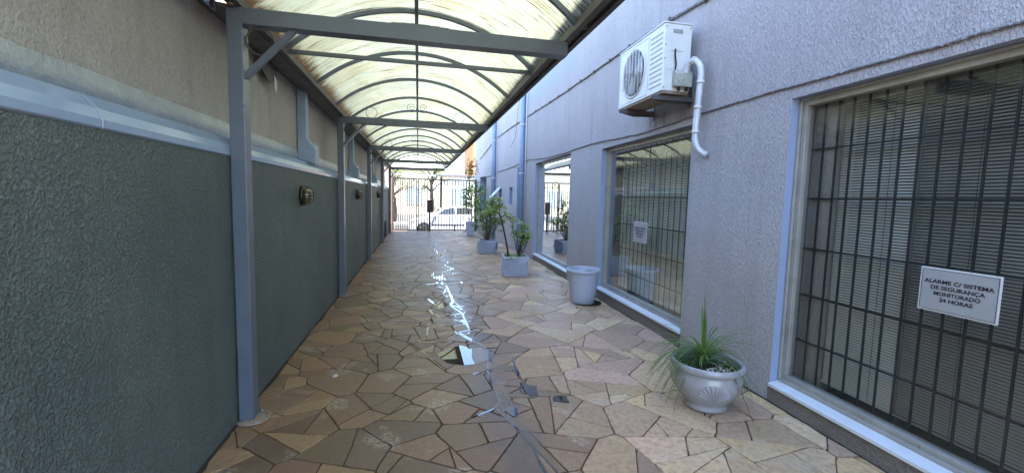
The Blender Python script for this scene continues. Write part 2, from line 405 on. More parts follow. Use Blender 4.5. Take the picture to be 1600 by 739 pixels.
# crazy paving: Voronoi cells, some of them split again, every stone with its own relief and colour
PATH = [(.72, 1.4), (.69, 2.1), (.62, 2.86), (.66, 3.4), (.66, 3.8), (.60, 4.3), (.48, 4.76), (.56, 5.5), (.42, 6.5), (.38, 7.5), (.46, 9), (.62, 12.2), (.7, 14)]
def path_dist(x, y):
    best = 9
    for (x0, y0), (x1, y1) in zip(PATH, PATH[1:]):
        dx, dy = x1-x0, y1-y0
        t = max(0, min(1, ((x-x0)*dx+(y-y0)*dy)/(dx*dx+dy*dy)))
        best = min(best, math.hypot(x-x0-t*dx, y-y0-t*dy))
    return best
def clip(poly, a, b, c):          # keep a*x+b*y<=c
    out = []
    for i in range(len(poly)):
        p, q = poly[i], poly[(i+1) % len(poly)]
        dp, dq = a*p[0]+b*p[1]-c, a*q[0]+b*q[1]-c
        if dp <= 0: out.append(p)
        if (dp < 0 < dq) or (dq < 0 < dp):
            t = dp/(dp-dq); out.append((p[0]+t*(q[0]-p[0]), p[1]+t*(q[1]-p[1])))
    return out
def area(p): return .5*sum(p[i][0]*p[(i+1) % len(p)][1]-p[(i+1) % len(p)][0]*p[i][1] for i in range(len(p)))
X0, X1, Y0, Y1 = -1.3, 2.92, -6, 18.86
seeds = []
def rad(x, y): return (.34 if x < .2 else .40 if x < 1.2 else .50)
tries = 0
while tries < 9000:
    tries += 1
    x, y = R.uniform(X0-.3, X1+.3), R.uniform(Y0-.3, Y1+.3); r = rad(x, y)*R.uniform(.75, 1.35)
    if all((x-a)**2+(y-b)**2 > r*r for a, b in seeds): seeds.append((x, y))
cells = []
for i, (x, y) in enumerate(seeds):
    poly = [(x-1.2, y-1.2), (x+1.2, y-1.2), (x+1.2, y+1.2), (x-1.2, y+1.2)]
    for j, (a, b) in enumerate(seeds):
        if j == i or abs(a-x) > 2.2 or abs(b-y) > 2.2: continue
        nx, ny = a-x, b-y
        poly = clip(poly, nx, ny, (a*a+b*b-x*x-y*y)/2)
        if len(poly) < 3: break
    for c in ((1, 0, X1), (-1, 0, -X0), (0, 1, Y1), (0, -1, -Y0)):
        if len(poly) > 2: poly = clip(poly, *c)
    if len(poly) > 2 and abs(area(poly)) > .003: cells.append(poly)
def split(p, depth=0):
    A = abs(area(p)); cx = sum(q[0] for q in p)/len(p); cy_ = sum(q[1] for q in p)/len(p)
    target = R.choice((.02, .045, .07, .10, .14, .2))*(1.0 if cx < .9 else 1.55)
    if A < target or A < .012: return [p]
    # cut roughly across the longest direction, so pieces stay chunky but uneven
    dd = [(math.hypot(a[0]-b[0], a[1]-b[1]), atan2(b[1]-a[1], b[0]-a[0])) for a in p for b in p if a != b]
    a = max(dd)[1]+R.gauss(0, .38) if R.random() < .8 else R.uniform(0, pi)
    c = (cx+R.uniform(-.07, .07))*cos(a)+(cy_+R.uniform(-.07, .07))*sin(a)
    A_, B_ = clip(p, cos(a), sin(a), c), clip(p, -cos(a), -sin(a), -c)
    if min(abs(area(A_)) if len(A_) > 2 else 0, abs(area(B_)) if len(B_) > 2 else 0) < .004: return [p]
    return split(A_, depth+1)+split(B_, depth+1)
stones = []
for c in cells: stones += split(c)
WET = [
    [(0.805, 12.333), (0.527, 10.823), (0.290, 10.574), (0.486, 9.949)],
    [(0.464, 12.339), (0.527, 10.823)],
    [(0.671, 9.874), (0.568, 9.336), (0.724, 8.915), (0.458, 8.510)],
    [(0.294, 8.453), (0.262, 8.076), (0.412, 7.855), (0.312, 7.423), (0.134, 7.315)],
    [(0.651, 8.354), (0.811, 8.459)],
    [(0.456, 7.576), (0.753, 7.606), (0.757, 7.201)],
    [(0.401, 7.414), (0.473, 7.144), (0.496, 6.119), (0.450, 5.825), (0.558, 5.467), (0.574, 4.729), (0.452, 4.670), (0.566, 4.371), (0.682, 4.102)],
    [(0.450, 5.825), (0.627, 5.792)],
    [(0.146, 6.288), (0.303, 5.699), (0.204, 5.777), (0.147, 5.697), (0.193, 5.434), (0.266, 5.318)],
    [(0.555, 5.437), (0.266, 5.318)],
    [(0.154, 5.249), (0.188, 5.067), (0.301, 4.950)],
    [(0.124, 5.033), (0.090, 4.507), (-0.010, 4.422), (0.167, 4.364), (0.378, 4.607)],
    [(-0.016, 4.266), (0.150, 3.879)],
    [(0.569, 4.683), (0.689, 4.667)],
    [(0.552, 4.347), (0.449, 4.616)],
    [(0.687, 4.126), (0.596, 3.608), (0.586, 3.297), (0.600, 2.998), (0.547, 2.904), (0.588, 2.762), (0.640, 2.581), (0.685, 2.406), (0.687, 2.273), (0.698, 2.139)],
    [(0.687, 4.126), (0.783, 4.123)],
    [(0.877, 3.838), (0.848, 3.547), (0.848, 3.002)],
    [(0.598, 3.565), (0.843, 3.526)],
    [(0.546, 2.899), (0.336, 2.779)],
    [(0.595, 3.599), (0.458, 3.506)],
]
# the joints that hold water follow these lines
def inside(p, x, y):
    sg = 1 if area(p) > 0 else -1
    return all(sg*((p[(i+1) % len(p)][0]-p[i][0])*(y-p[i][1])-(p[(i+1) % len(p)][1]-p[i][1])*(x-p[i][0])) > 0 for i in range(len(p)))
for line in WET:
    for (ax, ay), (bx, by) in zip(line, line[1:]):
        L = math.hypot(bx-ax, by-ay)
        if L < .04: continue
        nx, ny = (by-ay)/L, -(bx-ax)/L; c = nx*ax+ny*ay; new = []
        for p in stones:
            if any(inside(p, ax+(bx-ax)*t, ay+(by-ay)*t) for t in (.2, .4, .6, .8)):
                A_, B_ = clip(p, nx, ny, c), clip(p, -nx, -ny, -c)
                if len(A_) > 2 and len(B_) > 2 and abs(area(A_)) > .0035 and abs(area(B_)) > .0035: new += [A_, B_]; continue
            new.append(p)
        stones = new
def wet_dist(x, y):
    best = 9
    for line in WET:
        for (x0, y0), (x1, y1) in zip(line, line[1:]):
            dx, dy = x1-x0, y1-y0
            t = max(0, min(1, ((x-x0)*dx+(y-y0)*dy)/(dx*dx+dy*dy+1e-9)))
            best = min(best, math.hypot(x-x0-t*dx, y-y0-t*dy))
    return best
def inset(p, d):
    if area(p) < 0: p = p[::-1]
    q = p
    for i in range(len(p)):
        a, b = p[i], p[(i+1) % len(p)]
        L = math.hypot(b[0]-a[0], b[1]-a[1])
        if L < 1e-6: continue
        nx, ny = (b[1]-a[1])/L, -(b[0]-a[0])/L
        q = clip(q, nx, ny, nx*a[0]+ny*a[1]-d)
        if len(q) < 3: return None
    return q
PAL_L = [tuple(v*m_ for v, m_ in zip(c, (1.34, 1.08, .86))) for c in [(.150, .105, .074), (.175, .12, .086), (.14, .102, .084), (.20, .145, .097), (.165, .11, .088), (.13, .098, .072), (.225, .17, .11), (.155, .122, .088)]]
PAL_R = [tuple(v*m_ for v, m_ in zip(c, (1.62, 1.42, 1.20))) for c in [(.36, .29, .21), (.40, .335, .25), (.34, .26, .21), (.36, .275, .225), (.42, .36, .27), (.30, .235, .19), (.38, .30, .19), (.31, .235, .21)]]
bm = bmesh.new(); cl = bm.loops.layers.float_color.new('stone')
for p in stones:
    d = R.uniform(.0022, .0048); pd0 = path_dist(sum(a for a, _ in p)/len(p), sum(b for _, b in p)/len(p)); d += .002*max(0, 1-pd0/.45)
    q = inset(p, d)
    if not q: continue
    cx = sum(a for a, _ in q)/len(q); cyy = sum(b for _, b in q)/len(q)
    A = abs(area(q))
    # chipped outline
    out = []
    for i in range(len(q)):
        a, b = q[i], q[(i+1) % len(q)]; L = math.hypot(b[0]-a[0], b[1]-a[1])
        k = max(1, int(L/.06)) if cyy < 9 else 1
        for j in range(k):
            t = j/k; x, y = a[0]+t*(b[0]-a[0]), a[1]+t*(b[1]-a[1])
            if cyy < 9:
                o_ = noise.noise_vector(Vector((x*14, y*14, 0)))*.006
                x += o_.x; y += o_.y
                if j == 0 and L > .02:
                    x += (cx-x)*.02; y += (cyy-y)*.02
            out.append((x, y))
    z = R.gauss(0, .0008); tx, ty = R.gauss(0, .003), R.gauss(0, .003)
    pd = path_dist(cx, cyy)
    if pd < .6: z = .0008+R.random()*.0006; tx *= .25; ty *= .25
    if A < .006 and wet_dist(cx, cyy) < .05: z = -.0025; tx = ty = 0
    mixr = max(0, min(1, (cx-.7)/.9+R.gauss(0, .12)))  # cream stones rightwards; the left side's shade is also in the palette
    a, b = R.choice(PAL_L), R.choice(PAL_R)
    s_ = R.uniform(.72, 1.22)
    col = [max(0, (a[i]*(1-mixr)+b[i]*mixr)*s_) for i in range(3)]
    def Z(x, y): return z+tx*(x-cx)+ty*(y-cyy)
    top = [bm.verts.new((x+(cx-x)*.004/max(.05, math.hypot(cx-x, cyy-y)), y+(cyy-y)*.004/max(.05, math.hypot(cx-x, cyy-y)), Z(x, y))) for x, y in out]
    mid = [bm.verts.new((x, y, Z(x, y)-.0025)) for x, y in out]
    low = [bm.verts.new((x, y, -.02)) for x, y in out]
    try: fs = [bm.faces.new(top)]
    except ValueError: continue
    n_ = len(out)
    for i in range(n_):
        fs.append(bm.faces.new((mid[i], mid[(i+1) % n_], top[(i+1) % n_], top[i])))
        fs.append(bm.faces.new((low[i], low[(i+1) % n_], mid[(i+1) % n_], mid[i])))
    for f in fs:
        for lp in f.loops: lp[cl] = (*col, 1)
bmesh.ops.recalc_face_normals(bm, faces=bm.faces)
me = bpy.data.meshes.new('stone_floor'); bm.to_mesh(me); bm.free(); me.materials.append(M['stone'])
fl = bpy.data.objects.new('stone_floor', me); COL.objects.link(fl); tag(fl, kind='structure')

# water standing in the joints along the sunken middle line
g = MB()
L_, R_ = [], []
for i in range(0, 190):
    y = 2.0+i*.055
    for (x0, y0), (x1, y1) in zip(PATH, PATH[1:]):
        if y0 <= y < y1: xc = x0+(x1-x0)*(y-y0)/(y1-y0)
    wl = .03+.16*max(0, noise.noise(Vector((y*1.1, 0, 0)))+.35)+.04*noise.noise(Vector((y*5, 3, 0)))
    wr = .05+.14*max(0, noise.noise(Vector((y*1.0, 9, 0)))+.30)+.04*noise.noise(Vector((y*5, 6, 0)))
    if y < 3.6: wl *= .35; wr *= .6
    L_.append((xc-max(.03, wl), y)); R_.append((xc+max(.03, wr), y))
for i in range(len(L_)-1):
    g.face([(L_[i][0], L_[i][1], -.0003), (R_[i][0], R_[i][1], -.0003), (R_[i+1][0], R_[i+1][1], -.0003), (L_[i+1][0], L_[i+1][1], -.0003)])
bmesh.ops.remove_doubles(g.bm, verts=g.bm.verts, dist=1e-5)
struct('joint_water', g, M['water'])
g = MB()
for li, line in enumerate(WET):
    pts = []
    for (x0, y0), (x1, y1) in zip(line, line[1:]):
        n_ = max(2, int(math.hypot(x1-x0, y1-y0)/.03))
        pts += [(x0+(x1-x0)*i/n_, y0+(y1-y0)*i/n_) for i in range(n_)]
    pts.append(line[-1]); prev = None
    for i, (x, y) in enumerate(pts):
        a, b = pts[max(0, i-1)], pts[min(len(pts)-1, i+1)]; L = math.hypot(b[0]-a[0], b[1]-a[1]) or 1
        nx, ny = (b[1]-a[1])/L, -(b[0]-a[0])/L
        if L < 1e-6: continue
        k = (.0042+.0015*min(y, 9))*max(.55, 1+1.2*noise.noise(Vector((x*7, y*7, li))))
        kx, ky = .006*noise.noise(Vector((x*25, y*25, 0))), .006*noise.noise(Vector((x*25, y*25, 9)))
        cur = ((x+kx+nx*k, y+ky+ny*k, .0026), (x+kx-nx*k, y+ky-ny*k, .0026))
        if prev: g.face([prev[0], prev[1], cur[1], cur[0]])
        prev = cur
bmesh.ops.remove_doubles(g.bm, verts=g.bm.verts, dist=1e-5)
struct('joint_water', g, M['water'])
def puddle(pts, z=.0035):
    g = MB(); out = []
    for i in range(len(pts)):
        a, b = pts[i], pts[(i+1) % len(pts)]
        for j in range(6):
            t = j/6; x, y = a[0]+t*(b[0]-a[0]), a[1]+t*(b[1]-a[1])
            o_ = noise.noise_vector(Vector((x*22, y*22, 2)))*.018
            out.append((x+o_.x, y+o_.y, z))
    g.face(out); struct('puddle', g, M['water'])
puddle([(.17, 4.04), (.26, 3.80), (.40, 3.71), (.55, 3.74), (.66, 3.84), (.68, 4.02), (.60, 4.16), (.50, 4.13), (.44, 4.24), (.34, 4.20), (.26, 4.13)])
puddle([(.24, 5.9), (.33, 5.72), (.40, 5.9), (.36, 6.1), (.28, 6.08)], .004)
puddle([(.28, 7.9), (.5, 7.7), (.46, 8.1), (.3, 8.05)], .004)
puddle([(.60, 2.86), (.66, 2.74), (.70, 2.83), (.67, 2.93)], .004)
puddle([(.78, 3.10), (.90, 3.02), (.93, 3.20), (.82, 3.28)], .004)
puddle([(.98, 2.93), (1.10, 2.88), (1.12, 2.98), (1.02, 3.02)], .004)

g = MB()  # uneven dark strip along the foot of both walls
for side in (-1, 1):
    y = -5
    while y < 18.6:
        xa = (-1.16 if side < 0 else (2.58+.0215*y if y < 11.2 else 2.8208-.042*(y-11.2))+.01)
        f_ = lambda q: .014+.030*max(0, noise.noise(Vector((q*2.3, side, 0)))+.25)+.012*noise.noise(Vector((q*13, side, 4)))
        if side < 0 or noise.noise(Vector((y*.8, 7, 0))) > -.1:
            w0, w1 = f_(y), f_(y+.06)
            g.face([(xa, y, .0028), (xa-side*(.01+w0), y, .0024), (xa-side*(.01+w1), y+.0601, .0024), (xa, y+.0601, .0028)])
        y += .06
tag(g.build('wall_foot_strip', M['soil']), kind='structure')
# street beyond the gate
g = MB()
g.face([(-30, 18.9, -.02), (30, 18.9, -.02), (30, 21, -.33), (-30, 21, -.33)]); struct('pavement', g, M['concrete'])
g = MB(); g.box((-40, 21, -.62), (40, 21.14, -.325)); struct('kerb', g, M['concrete'])
g = MB(); g.face([(-120, 21.14, -.46), (120, 21.14, -.46), (120, 29, -.46), (-120, 29, -.46)]); struct('road', g, M['asphalt'])
g = MB(); g.box((-60, 29, -.62), (60, 32.5, -.33)); struct('far_pavement', g, M['concrete'])

# ------------------------------------------------------------------ left boundary wall
lw = thing('boundary_wall', (-1.2, 8, 0), 'rough dark green stucco boundary wall with pale painted coping and crinkled silver flashing', 'wall')
YE = 18.6
g = MB(); g.box((-1.5, -3, -.05), (-1.15, YE, 1.716)); g.build('wall', M['green_stucco'], lw)
g = MB()
seams = [-3, 1.9, 4.35, 6.9, 9.7, 12.8, 15.6, YE]
for a, b in zip(seams, seams[1:]):
    g.prism([(-1.30, 1.716), (-1.150, 1.716), (-1.140, 1.722), (-1.139, 1.752), (-1.155, 1.792), (-1.20, 1.842), (-1.30, 1.868)], 'y', a+.002, b-.002)
g.build('coping', M['coping'], lw, bevel=.004)
g = MB(); ny = 260
for i in range(ny):
    ya, yb = -3+(YE+3)*i/ny, -3+(YE+3)*(i+1)/ny
    def pr(y):
        k = noise.noise(Vector((y*3, 0, 5)))*.5+noise.noise(Vector((y*12, 0, 1)))*.35
        return [(-1.298+.012*noise.noise(Vector((y*7, 2, 0))), y, 1.868), (-1.285+.014*k, y, 1.90), (-1.296+.012*noise.noise(Vector((y*9, 4, 0))), y, 1.94), (-1.302, y, 1.972+.014*k)]
    A_, B_ = pr(ya), pr(yb)
    for j in range(3): g.face([A_[j], B_[j], B_[j+1], A_[j+1]], smooth=True)
bmesh.ops.remove_doubles(g.bm, verts=g.bm.verts, dist=1e-5)
g.build('flashing', M['flash'], lw)

nb = thing('neighbour_building', (-4, 8, 0), 'grey rendered neighbouring building rising behind the green boundary wall', 'building')
g = MB(); g.box((-9, -3, -.5), (-1.31, YE-.5, 4.3)); g.build('wall', M['grey_wall'], nb)
g = MB(); g.box((-9.2, -3.1, 4.3), (-1.24, YE-.4, 4.42)); g.build('roof', M['concrete'], nb)
# square blue downpipes on the grey wall
for i, y in enumerate((5.2, 8.75, 12.5)):
    t = thing('downpipe', (-1.25, y, 1.87), ['nearest square blue downpipe on the grey wall, beside a silver flashing box',
        'square blue downpipe on the grey wall between the second and third canopy posts', 'farthest square blue downpipe on the grey wall, past the third canopy post'][i], 'downpipe', 'square downpipes on the left wall')
    g = MB(); g.box((-1.305, y, 2.08), (-1.215, y+.12, 4.25)); g.build('pipe', M['blue_pipe'], t, bevel=.006)
    g = MB(); g.prism([(-1.30, 1.87), (-1.12, 1.83), (-1.12, 1.98), (-1.205, 2.10), (-1.30, 2.10)], 'y', y-.015, y+.14); g.build('shoe', M['blue_pipe'], t, bevel=.005)
    g = MB(); g.box((-1.30, y+.145, 1.86), (-1.155, y+.33, 2.06)); g.build('flashing_box', M['flash'], t, bevel=.006)

# bulkhead lamps
def lamp():
    t = thing('bulkhead_lamp', (-1.15, 4.67, 1.47), 'x', 'lamp', 'bulkhead lamps on the green wall')
    X, y, z = -1.15, 4.67, 1.47
    g = MB(); g.lathe([(.07, 0), (.072, .02), (.066, .035), (.05, .04)], (X, y, z), 24, 'x')
    for v_ in g.bm.verts: v_.co.z = z+(v_.co.z-z)*1.35
    g.build('base', M['bronze'], t)
    g = MB(); g.lathe([(.055, .035), (.056, .06), (.05, .085), (.03, .1), (.0005, .104)], (X, y, z), 24, 'x')
    for v_ in g.bm.verts: v_.co.z = z+(v_.co.z-z)*1.4
    g.build('lens', M['lens'], t)
    g = MB()
    for s_ in (-.035, 0, .035):
        g.tube([(X+.03, y-.062, z+s_), (X+.09, y-.055, z+s_), (X+.112, y-.02, z+s_), (X+.112, y+.02, z+s_), (X+.09, y+.055, z+s_), (X+.03, y+.062, z+s_)], .004, 6)
    g.tube([(X+.03, y, z-.095), (X+.08, y, z-.085), (X+.116, y, z-.05), (X+.118, y, z+.05), (X+.08, y, z+.085), (X+.03, y, z+.095)], .0045, 6)
    g.build('guard', M['bronze'], t)
    return t
lp = lamp()
for i, (y, z) in enumerate(((4.67, 1.475), (8.6, 1.50), (12.9, 1.51))):
    t = lp if i == 0 else copy_tree(lp)
    t.location = (-1.15, y, z)
    t['label'] = ['nearest dark bronze caged lamp, on the green wall between the first and second canopy posts',
                  'dark bronze caged bulkhead lamp on the green wall between the second and third canopy posts',
                  'smallest, farthest dark bronze caged lamp on the green wall, seen against the fourth canopy post'][i]
t = thing('wall_conduit', (-1.13, 15.6, .1), 'thin dark bent conduit low on the green wall near the gate', 'conduit')
g = MB(); g.tube([(-1.13, 15.3, .02), (-1.13, 15.3, .5), (-1.13, 15.7, .62), (-1.13, 15.9, .6), (-1.13, 15.9, .02)], .018, 8); g.build('pipe', M['steel_dark'], t)

# ------------------------------------------------------------------ canopy
PY = [3.0, 6.63, 10.3, 13.95, 17.6]
cn = thing('canopy', (0, 8, 0), 'grey steel canopy with arched dirty translucent sheets carried on posts along the green wall', 'canopy')
ZB, ZT = 2.516, 2.612
XP = -1.052
CYS, CYE = -.55, 17.85
ZS, ZC, HW = 2.672, 3.085, 1.06          # springing, crown, half width
AR = (HW*HW+(ZC-ZS)**2)/(2*(ZC-ZS)); AC_ = ZC-AR; AMAX = math.asin(HW/AR)
def arc(t, dz=0, ex=1.0):   # t -1..1
    a = t*AMAX*ex; return (-.02+(AR+dz)*sin(a), AC_+(AR+dz)*cos(a))
for i, y in enumerate(PY):
    po = MB().box((XP-.086, y, 0.004), (XP, y+.10, ZT)).build('post', M['steel'], cn, bevel=.004)
    g = MB(); g.lathe([(.105, 0.0), (.105, .008), (.02, .008)], (XP-.01, y+.03, .002), 28)
    for k in range(5):
        a = -1.3+k*.65; g.lathe([(.009, 0), (.009, .012), (.001, .014)], (XP-.01+.085*cos(a), y+.03+.085*sin(a), .010), 8)
    # flanges must not cross the wall
    for v_ in g.bm.verts: v_.co.x = max(v_.co.x, -1.147)
    g.build('base_plate', M['rusty'], po)
    g = MB(); g.box((XP, y, ZB), (1.034, y+.10, ZT))
    if i == 0:
        for k in range(8):
            t0, t1 = k/8, (k+1)/8
            g.box((-.24+.50*t0, y+.01, ZT-.003), (-.24+.50*t1, y+.09, ZT+.014*sin(pi*(t0+t1)/2)+.002))
    g.build('beam', M['steel'], cn, bevel=.003)
    g = MB()
    a, b = Vector((XP-.005, y+.05, 2.21)), Vector((-.765, y+.05, ZB+.01))
    g.tube([a, b], .024, 4, sq=True); g.build('brace', M['steel'], cn)
    g = MB(); g.ring((XP+.084, y+.05, ZB-.084), .08, .006); g.build('scroll_ring', M['steel_dark'], cn)
    if i > 0:
        for x, z, r in ((-.67, ZT+.075, .078), (-.76, ZT+.24, .085), (.60, ZT+.075, .078), (.68, ZT+.2, .085)):
            zz = z
            lim = AC_+sqrt(max(0, AR*AR-(x+.02)**2))-r-.03
            if zz > lim and r > .08: continue
            g = MB(); g.ring((x, y+.05, zz), r, .004); g.build('scroll_ring', M['steel_dark'], cn)
        for s_ in (-1, 1):
            g = MB(); pts = []
            for k in range(34):
                a = pi+k*.36; rr = .075*(1-k/40)
                pts.append((-.02+s_*(.085+rr*cos(a)), y+.05, 2.80+rr*sin(a)))
            g.tube(pts, .004, 6); g.build('spiral_scroll', M['steel_dark'], cn)
        g = MB(); g.box((-.032, y+.04, ZT), (-.008, y+.06, ZC-.03)); g.build('king_post', M['steel'], cn)
ribs = []
k = -3
while True:
    y = 3.88+1.1*k
    if y > CYE: break
    ribs.append(y); k += 1
for j, y in enumerate(ribs):
    g = MB(); n = 24
    for a in range(n):
        t0, t1 = -1+2*a/n, -1+2*(a+1)/n
        (xa, za), (xb, zb), (xc, zc), (xd, zd) = arc(t0, -.045), arc(t1, -.045), arc(t1, -.012), arc(t0, -.012)
        V = [g.v((xa, y, za)), g.v((xb, y, zb)), g.v((xc, y, zc)), g.v((xd, y, zd)), g.v((xa, y+.03, za)), g.v((xb, y+.03, zb)), g.v((xc, y+.03, zc)), g.v((xd, y+.03, zd))]
        for q in ((0, 1, 2, 3), (7, 6, 5, 4), (0, 4, 5, 1), (3, 2, 6, 7)): g.bm.faces.new([V[i_] for i_ in q])
    bmesh.ops.remove_doubles(g.bm, verts=g.bm.verts, dist=1e-5)
    g.build('arched_rib', M['steel'] if j < 5 else M['steel'], cn)
g = MB(); g.box((-1.07, 3.96, 2.645), (1.03, 3.99, 2.675)); g.build('tie_bar', M['steel'], cn)
g = MB(); g.box((-.035, CYS, ZC-.075), (-.005, CYE, ZC-.046)); g.build('ridge_tube', M['steel'], cn)
for s_ in (-1, 1):
    x = -.02+s_*1.045
    g = MB(); g.box((x-.02, CYS, ZS-.06), (x+.02, CYE, ZS-.005)); g.build('edge_rail', M['steel_dark'], cn)
    x2 = x+s_*.075
    if s_ > 0:
        g = MB(); g.box((x2-.018, CYS, ZS-.065), (x2+.018, CYE, ZS-.03)); g.build('edge_rail', M['steel_dark'], cn)
        y = CYS
        while y < CYE: g = MB(); g.box((x+.02, y, ZS-.055), (x2-.018, y+.03, ZS-.035)); g.build('rail_cleat', M['steel_dark'], cn); y += .55
    else:
        g = MB(); g.prism([(-1.09, ZS-.07), (-1.23, ZS-.07), (-1.303, ZS-.03), (-1.303, ZS+.03), (-1.215, ZS-.04), (-1.09, ZS-.055)], 'y', 3.0, CYE); g.build('gutter', M['steel_dark'], cn)
# sheets, one per rib bay pair
ys = [CYS]+[y+.015 for y in ribs if y > CYS+.4][1::2]+[CYE]
for a, b in zip(ys, ys[1:]):
    g = MB(); nx = 40; nyy = max(4, int((b-a)/.12))
    grid = []
    for i in range(nx+1):
        t = -1.06+2.12*i/nx; row = []
        for j in range(nyy+1):
            y = a+(b-a)*j/nyy+(.012 if j == nyy and b < CYE else 0)
            sag = .006*sin(j*pi/nyy*2)*(1 if i % 2 else .6)+.004*noise.noise(Vector((i*.4, y*2, 0)))
            x, z = arc(t, .002+sag+(.004 if j == nyy else 0)); row.append(g.v((x, y, z)))
        grid.append(row)
    for i in range(nx):
        for j in range(nyy):
            f = g.bm.faces.new((grid[i][j], grid[i+1][j], grid[i+1][j+1], grid[i][j+1])); f.smooth = True
    g.build('roof_sheet', M['sheet'], cn)
lv = MB().box((-1.215, CYS, 2.555), (-1.185, 2.99, 2.568)).box((-1.215, 2.96, 2.568), (-1.185, 2.99, 2.70)).box((-1.215, 2.2, 2.568), (-1.19, 2.215, 2.70)).box((-1.305, CYS, 2.70), (-1.08, 2.99, 2.715)).build('louvre', M['roofdark'], cn)  # top board is added to keep bright light out of the gap
for k in range(6):
    g = MB(); g.cbox((-1.2, 1.24, 2.579+k*.022), (.004, 3.4, .013)); g.build('louvre_slat', M['louvre'], lv)
# loose scrap of flashing hanging from the gutter
g = MB(); g.prism([(3.9, 2.62), (4.35, 2.60), (4.32, 2.50), (4.15, 2.43), (4.05, 2.47), (3.93, 2.52)], 'x', -1.255, -1.25); g.build('torn_flashing', M['steel_dark'], cn)
g = MB(); g.prism([(4.24, 2.52), (4.30, 2.50), (4.31, 2.44), (4.28, 2.38), (4.25, 2.45)], 'x', -1.246, -1.24); g.build('torn_flashing', M['white_sill'], cn)

# ------------------------------------------------------------------ right building
def WX(s): return 2.58+.0215*s if s < 11.2 else 2.8208-.0420*(s-11.2)
def W(p): return Vector((WX(p[1])-p[0], p[1], p[2]))      # (outwards, along, up)
rb = thing('shop_building', (3.5, 6, 0), 'lavender grey stucco building with big recessed display windows along the passage', 'building')
# name, s0, s1, z0, z1
OPEN = {'w3': (.55, 2.677, .14, 2.262), 'w2': (3.87, 6.14, .155, 2.272), 'w1': (7.6, 10.24, .14, 2.355),
        'door': (11.63, 12.12, .02, 2.37), 'v1': (12.64, 13.03, 1.31, 1.82), 'v2': (14.07, 14.46, 1.46, 1.83),
        'd2': (15.34, 15.79, .02, 2.34), 'f1': (16.65, 18.04, .9, 2.33)}
SE = 19.4
def wall_grid(g, s0, s1, z0, z1, holes):
    ss = sorted({s0, s1, *[h[0] for h in holes], *[h[1] for h in holes], *([11.2] if s0 < 11.2 < s1 else [])})
    zs = sorted({z0, z1, *[h[2] for h in holes], *[h[3] for h in holes]})
    for a, b in zip(ss, ss[1:]):
        for c, d in zip(zs, zs[1:]):
            if any(h[0] <= (a+b)/2 <= h[1] and h[2] <= (c+d)/2 <= h[3] for h in holes): continue
            g.face([(0, a, c), (0, b, c), (0, b, d), (0, a, d)])
holes = list(OPEN.values())
g = MB(W)
wall_grid(g, -3, 5.2, 0.0, 5.95, [h for h in holes if h[1] < 5.2 or h[0] < 5.2 and False] + [(3.87, 5.2, .155, 2.272)])
wall_grid(g, 5.2, 11.45, 0.0, 5.95, [(5.2, 6.14, .155, 2.272)] + [h for h in holes if 5.2 < h[0] < 11.4])
g.face([(0, -3, -.1), (0, SE, -.1), (0, SE, 0), (0, -3, 0)])
g.build('wall', M['lav_stucco'], rb, recalc=False)
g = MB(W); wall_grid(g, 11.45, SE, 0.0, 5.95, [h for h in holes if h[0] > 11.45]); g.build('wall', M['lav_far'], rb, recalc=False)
bmk = MB(); bmk.box((WX(0)+.3, -3, 5.95), (9, SE, 6.1)); bmk.build('roof', M['concrete'], rb)
g = MB(); g.face([(4.6, -3, 0), (4.6, SE, 0), (4.6, SE, 5.95), (4.6, -3, 5.95)]); pass
g.face([(9, -3, 0), (9, SE, 0), (9, SE, 5.95), (9, -3, 5.95)]); g.face([(WX(-3), -3, 0), (9, -3, 0), (9, -3, 5.95), (WX(-3), -3, 5.95)])
g.face([(WX(SE), SE, 0), (9, SE, 0), (9, SE, 5.95), (WX(SE), SE, 5.95)])
g.build('rear_wall', M['pale_f'], rb)
# cheeks of the openings
for nm, (a, b, c, d) in OPEN.items():
    dep = .16 if nm[0] == 'w' else .22
    g = MB(W)
    for q in ([(0, b, c), (-dep, b, c), (-dep, b, d), (0, b, d)], [(0, a, c), (-dep, a, c), (-dep, a, d), (0, a, d)],
              [(0, a, d), (-dep, a, d), (-dep, b, d), (0, b, d)], [(0, a, c), (-dep, a, c), (-dep, b, c), (0, b, c)]): g.face(q)
    g.build('reveal', M['reveal'], rb)

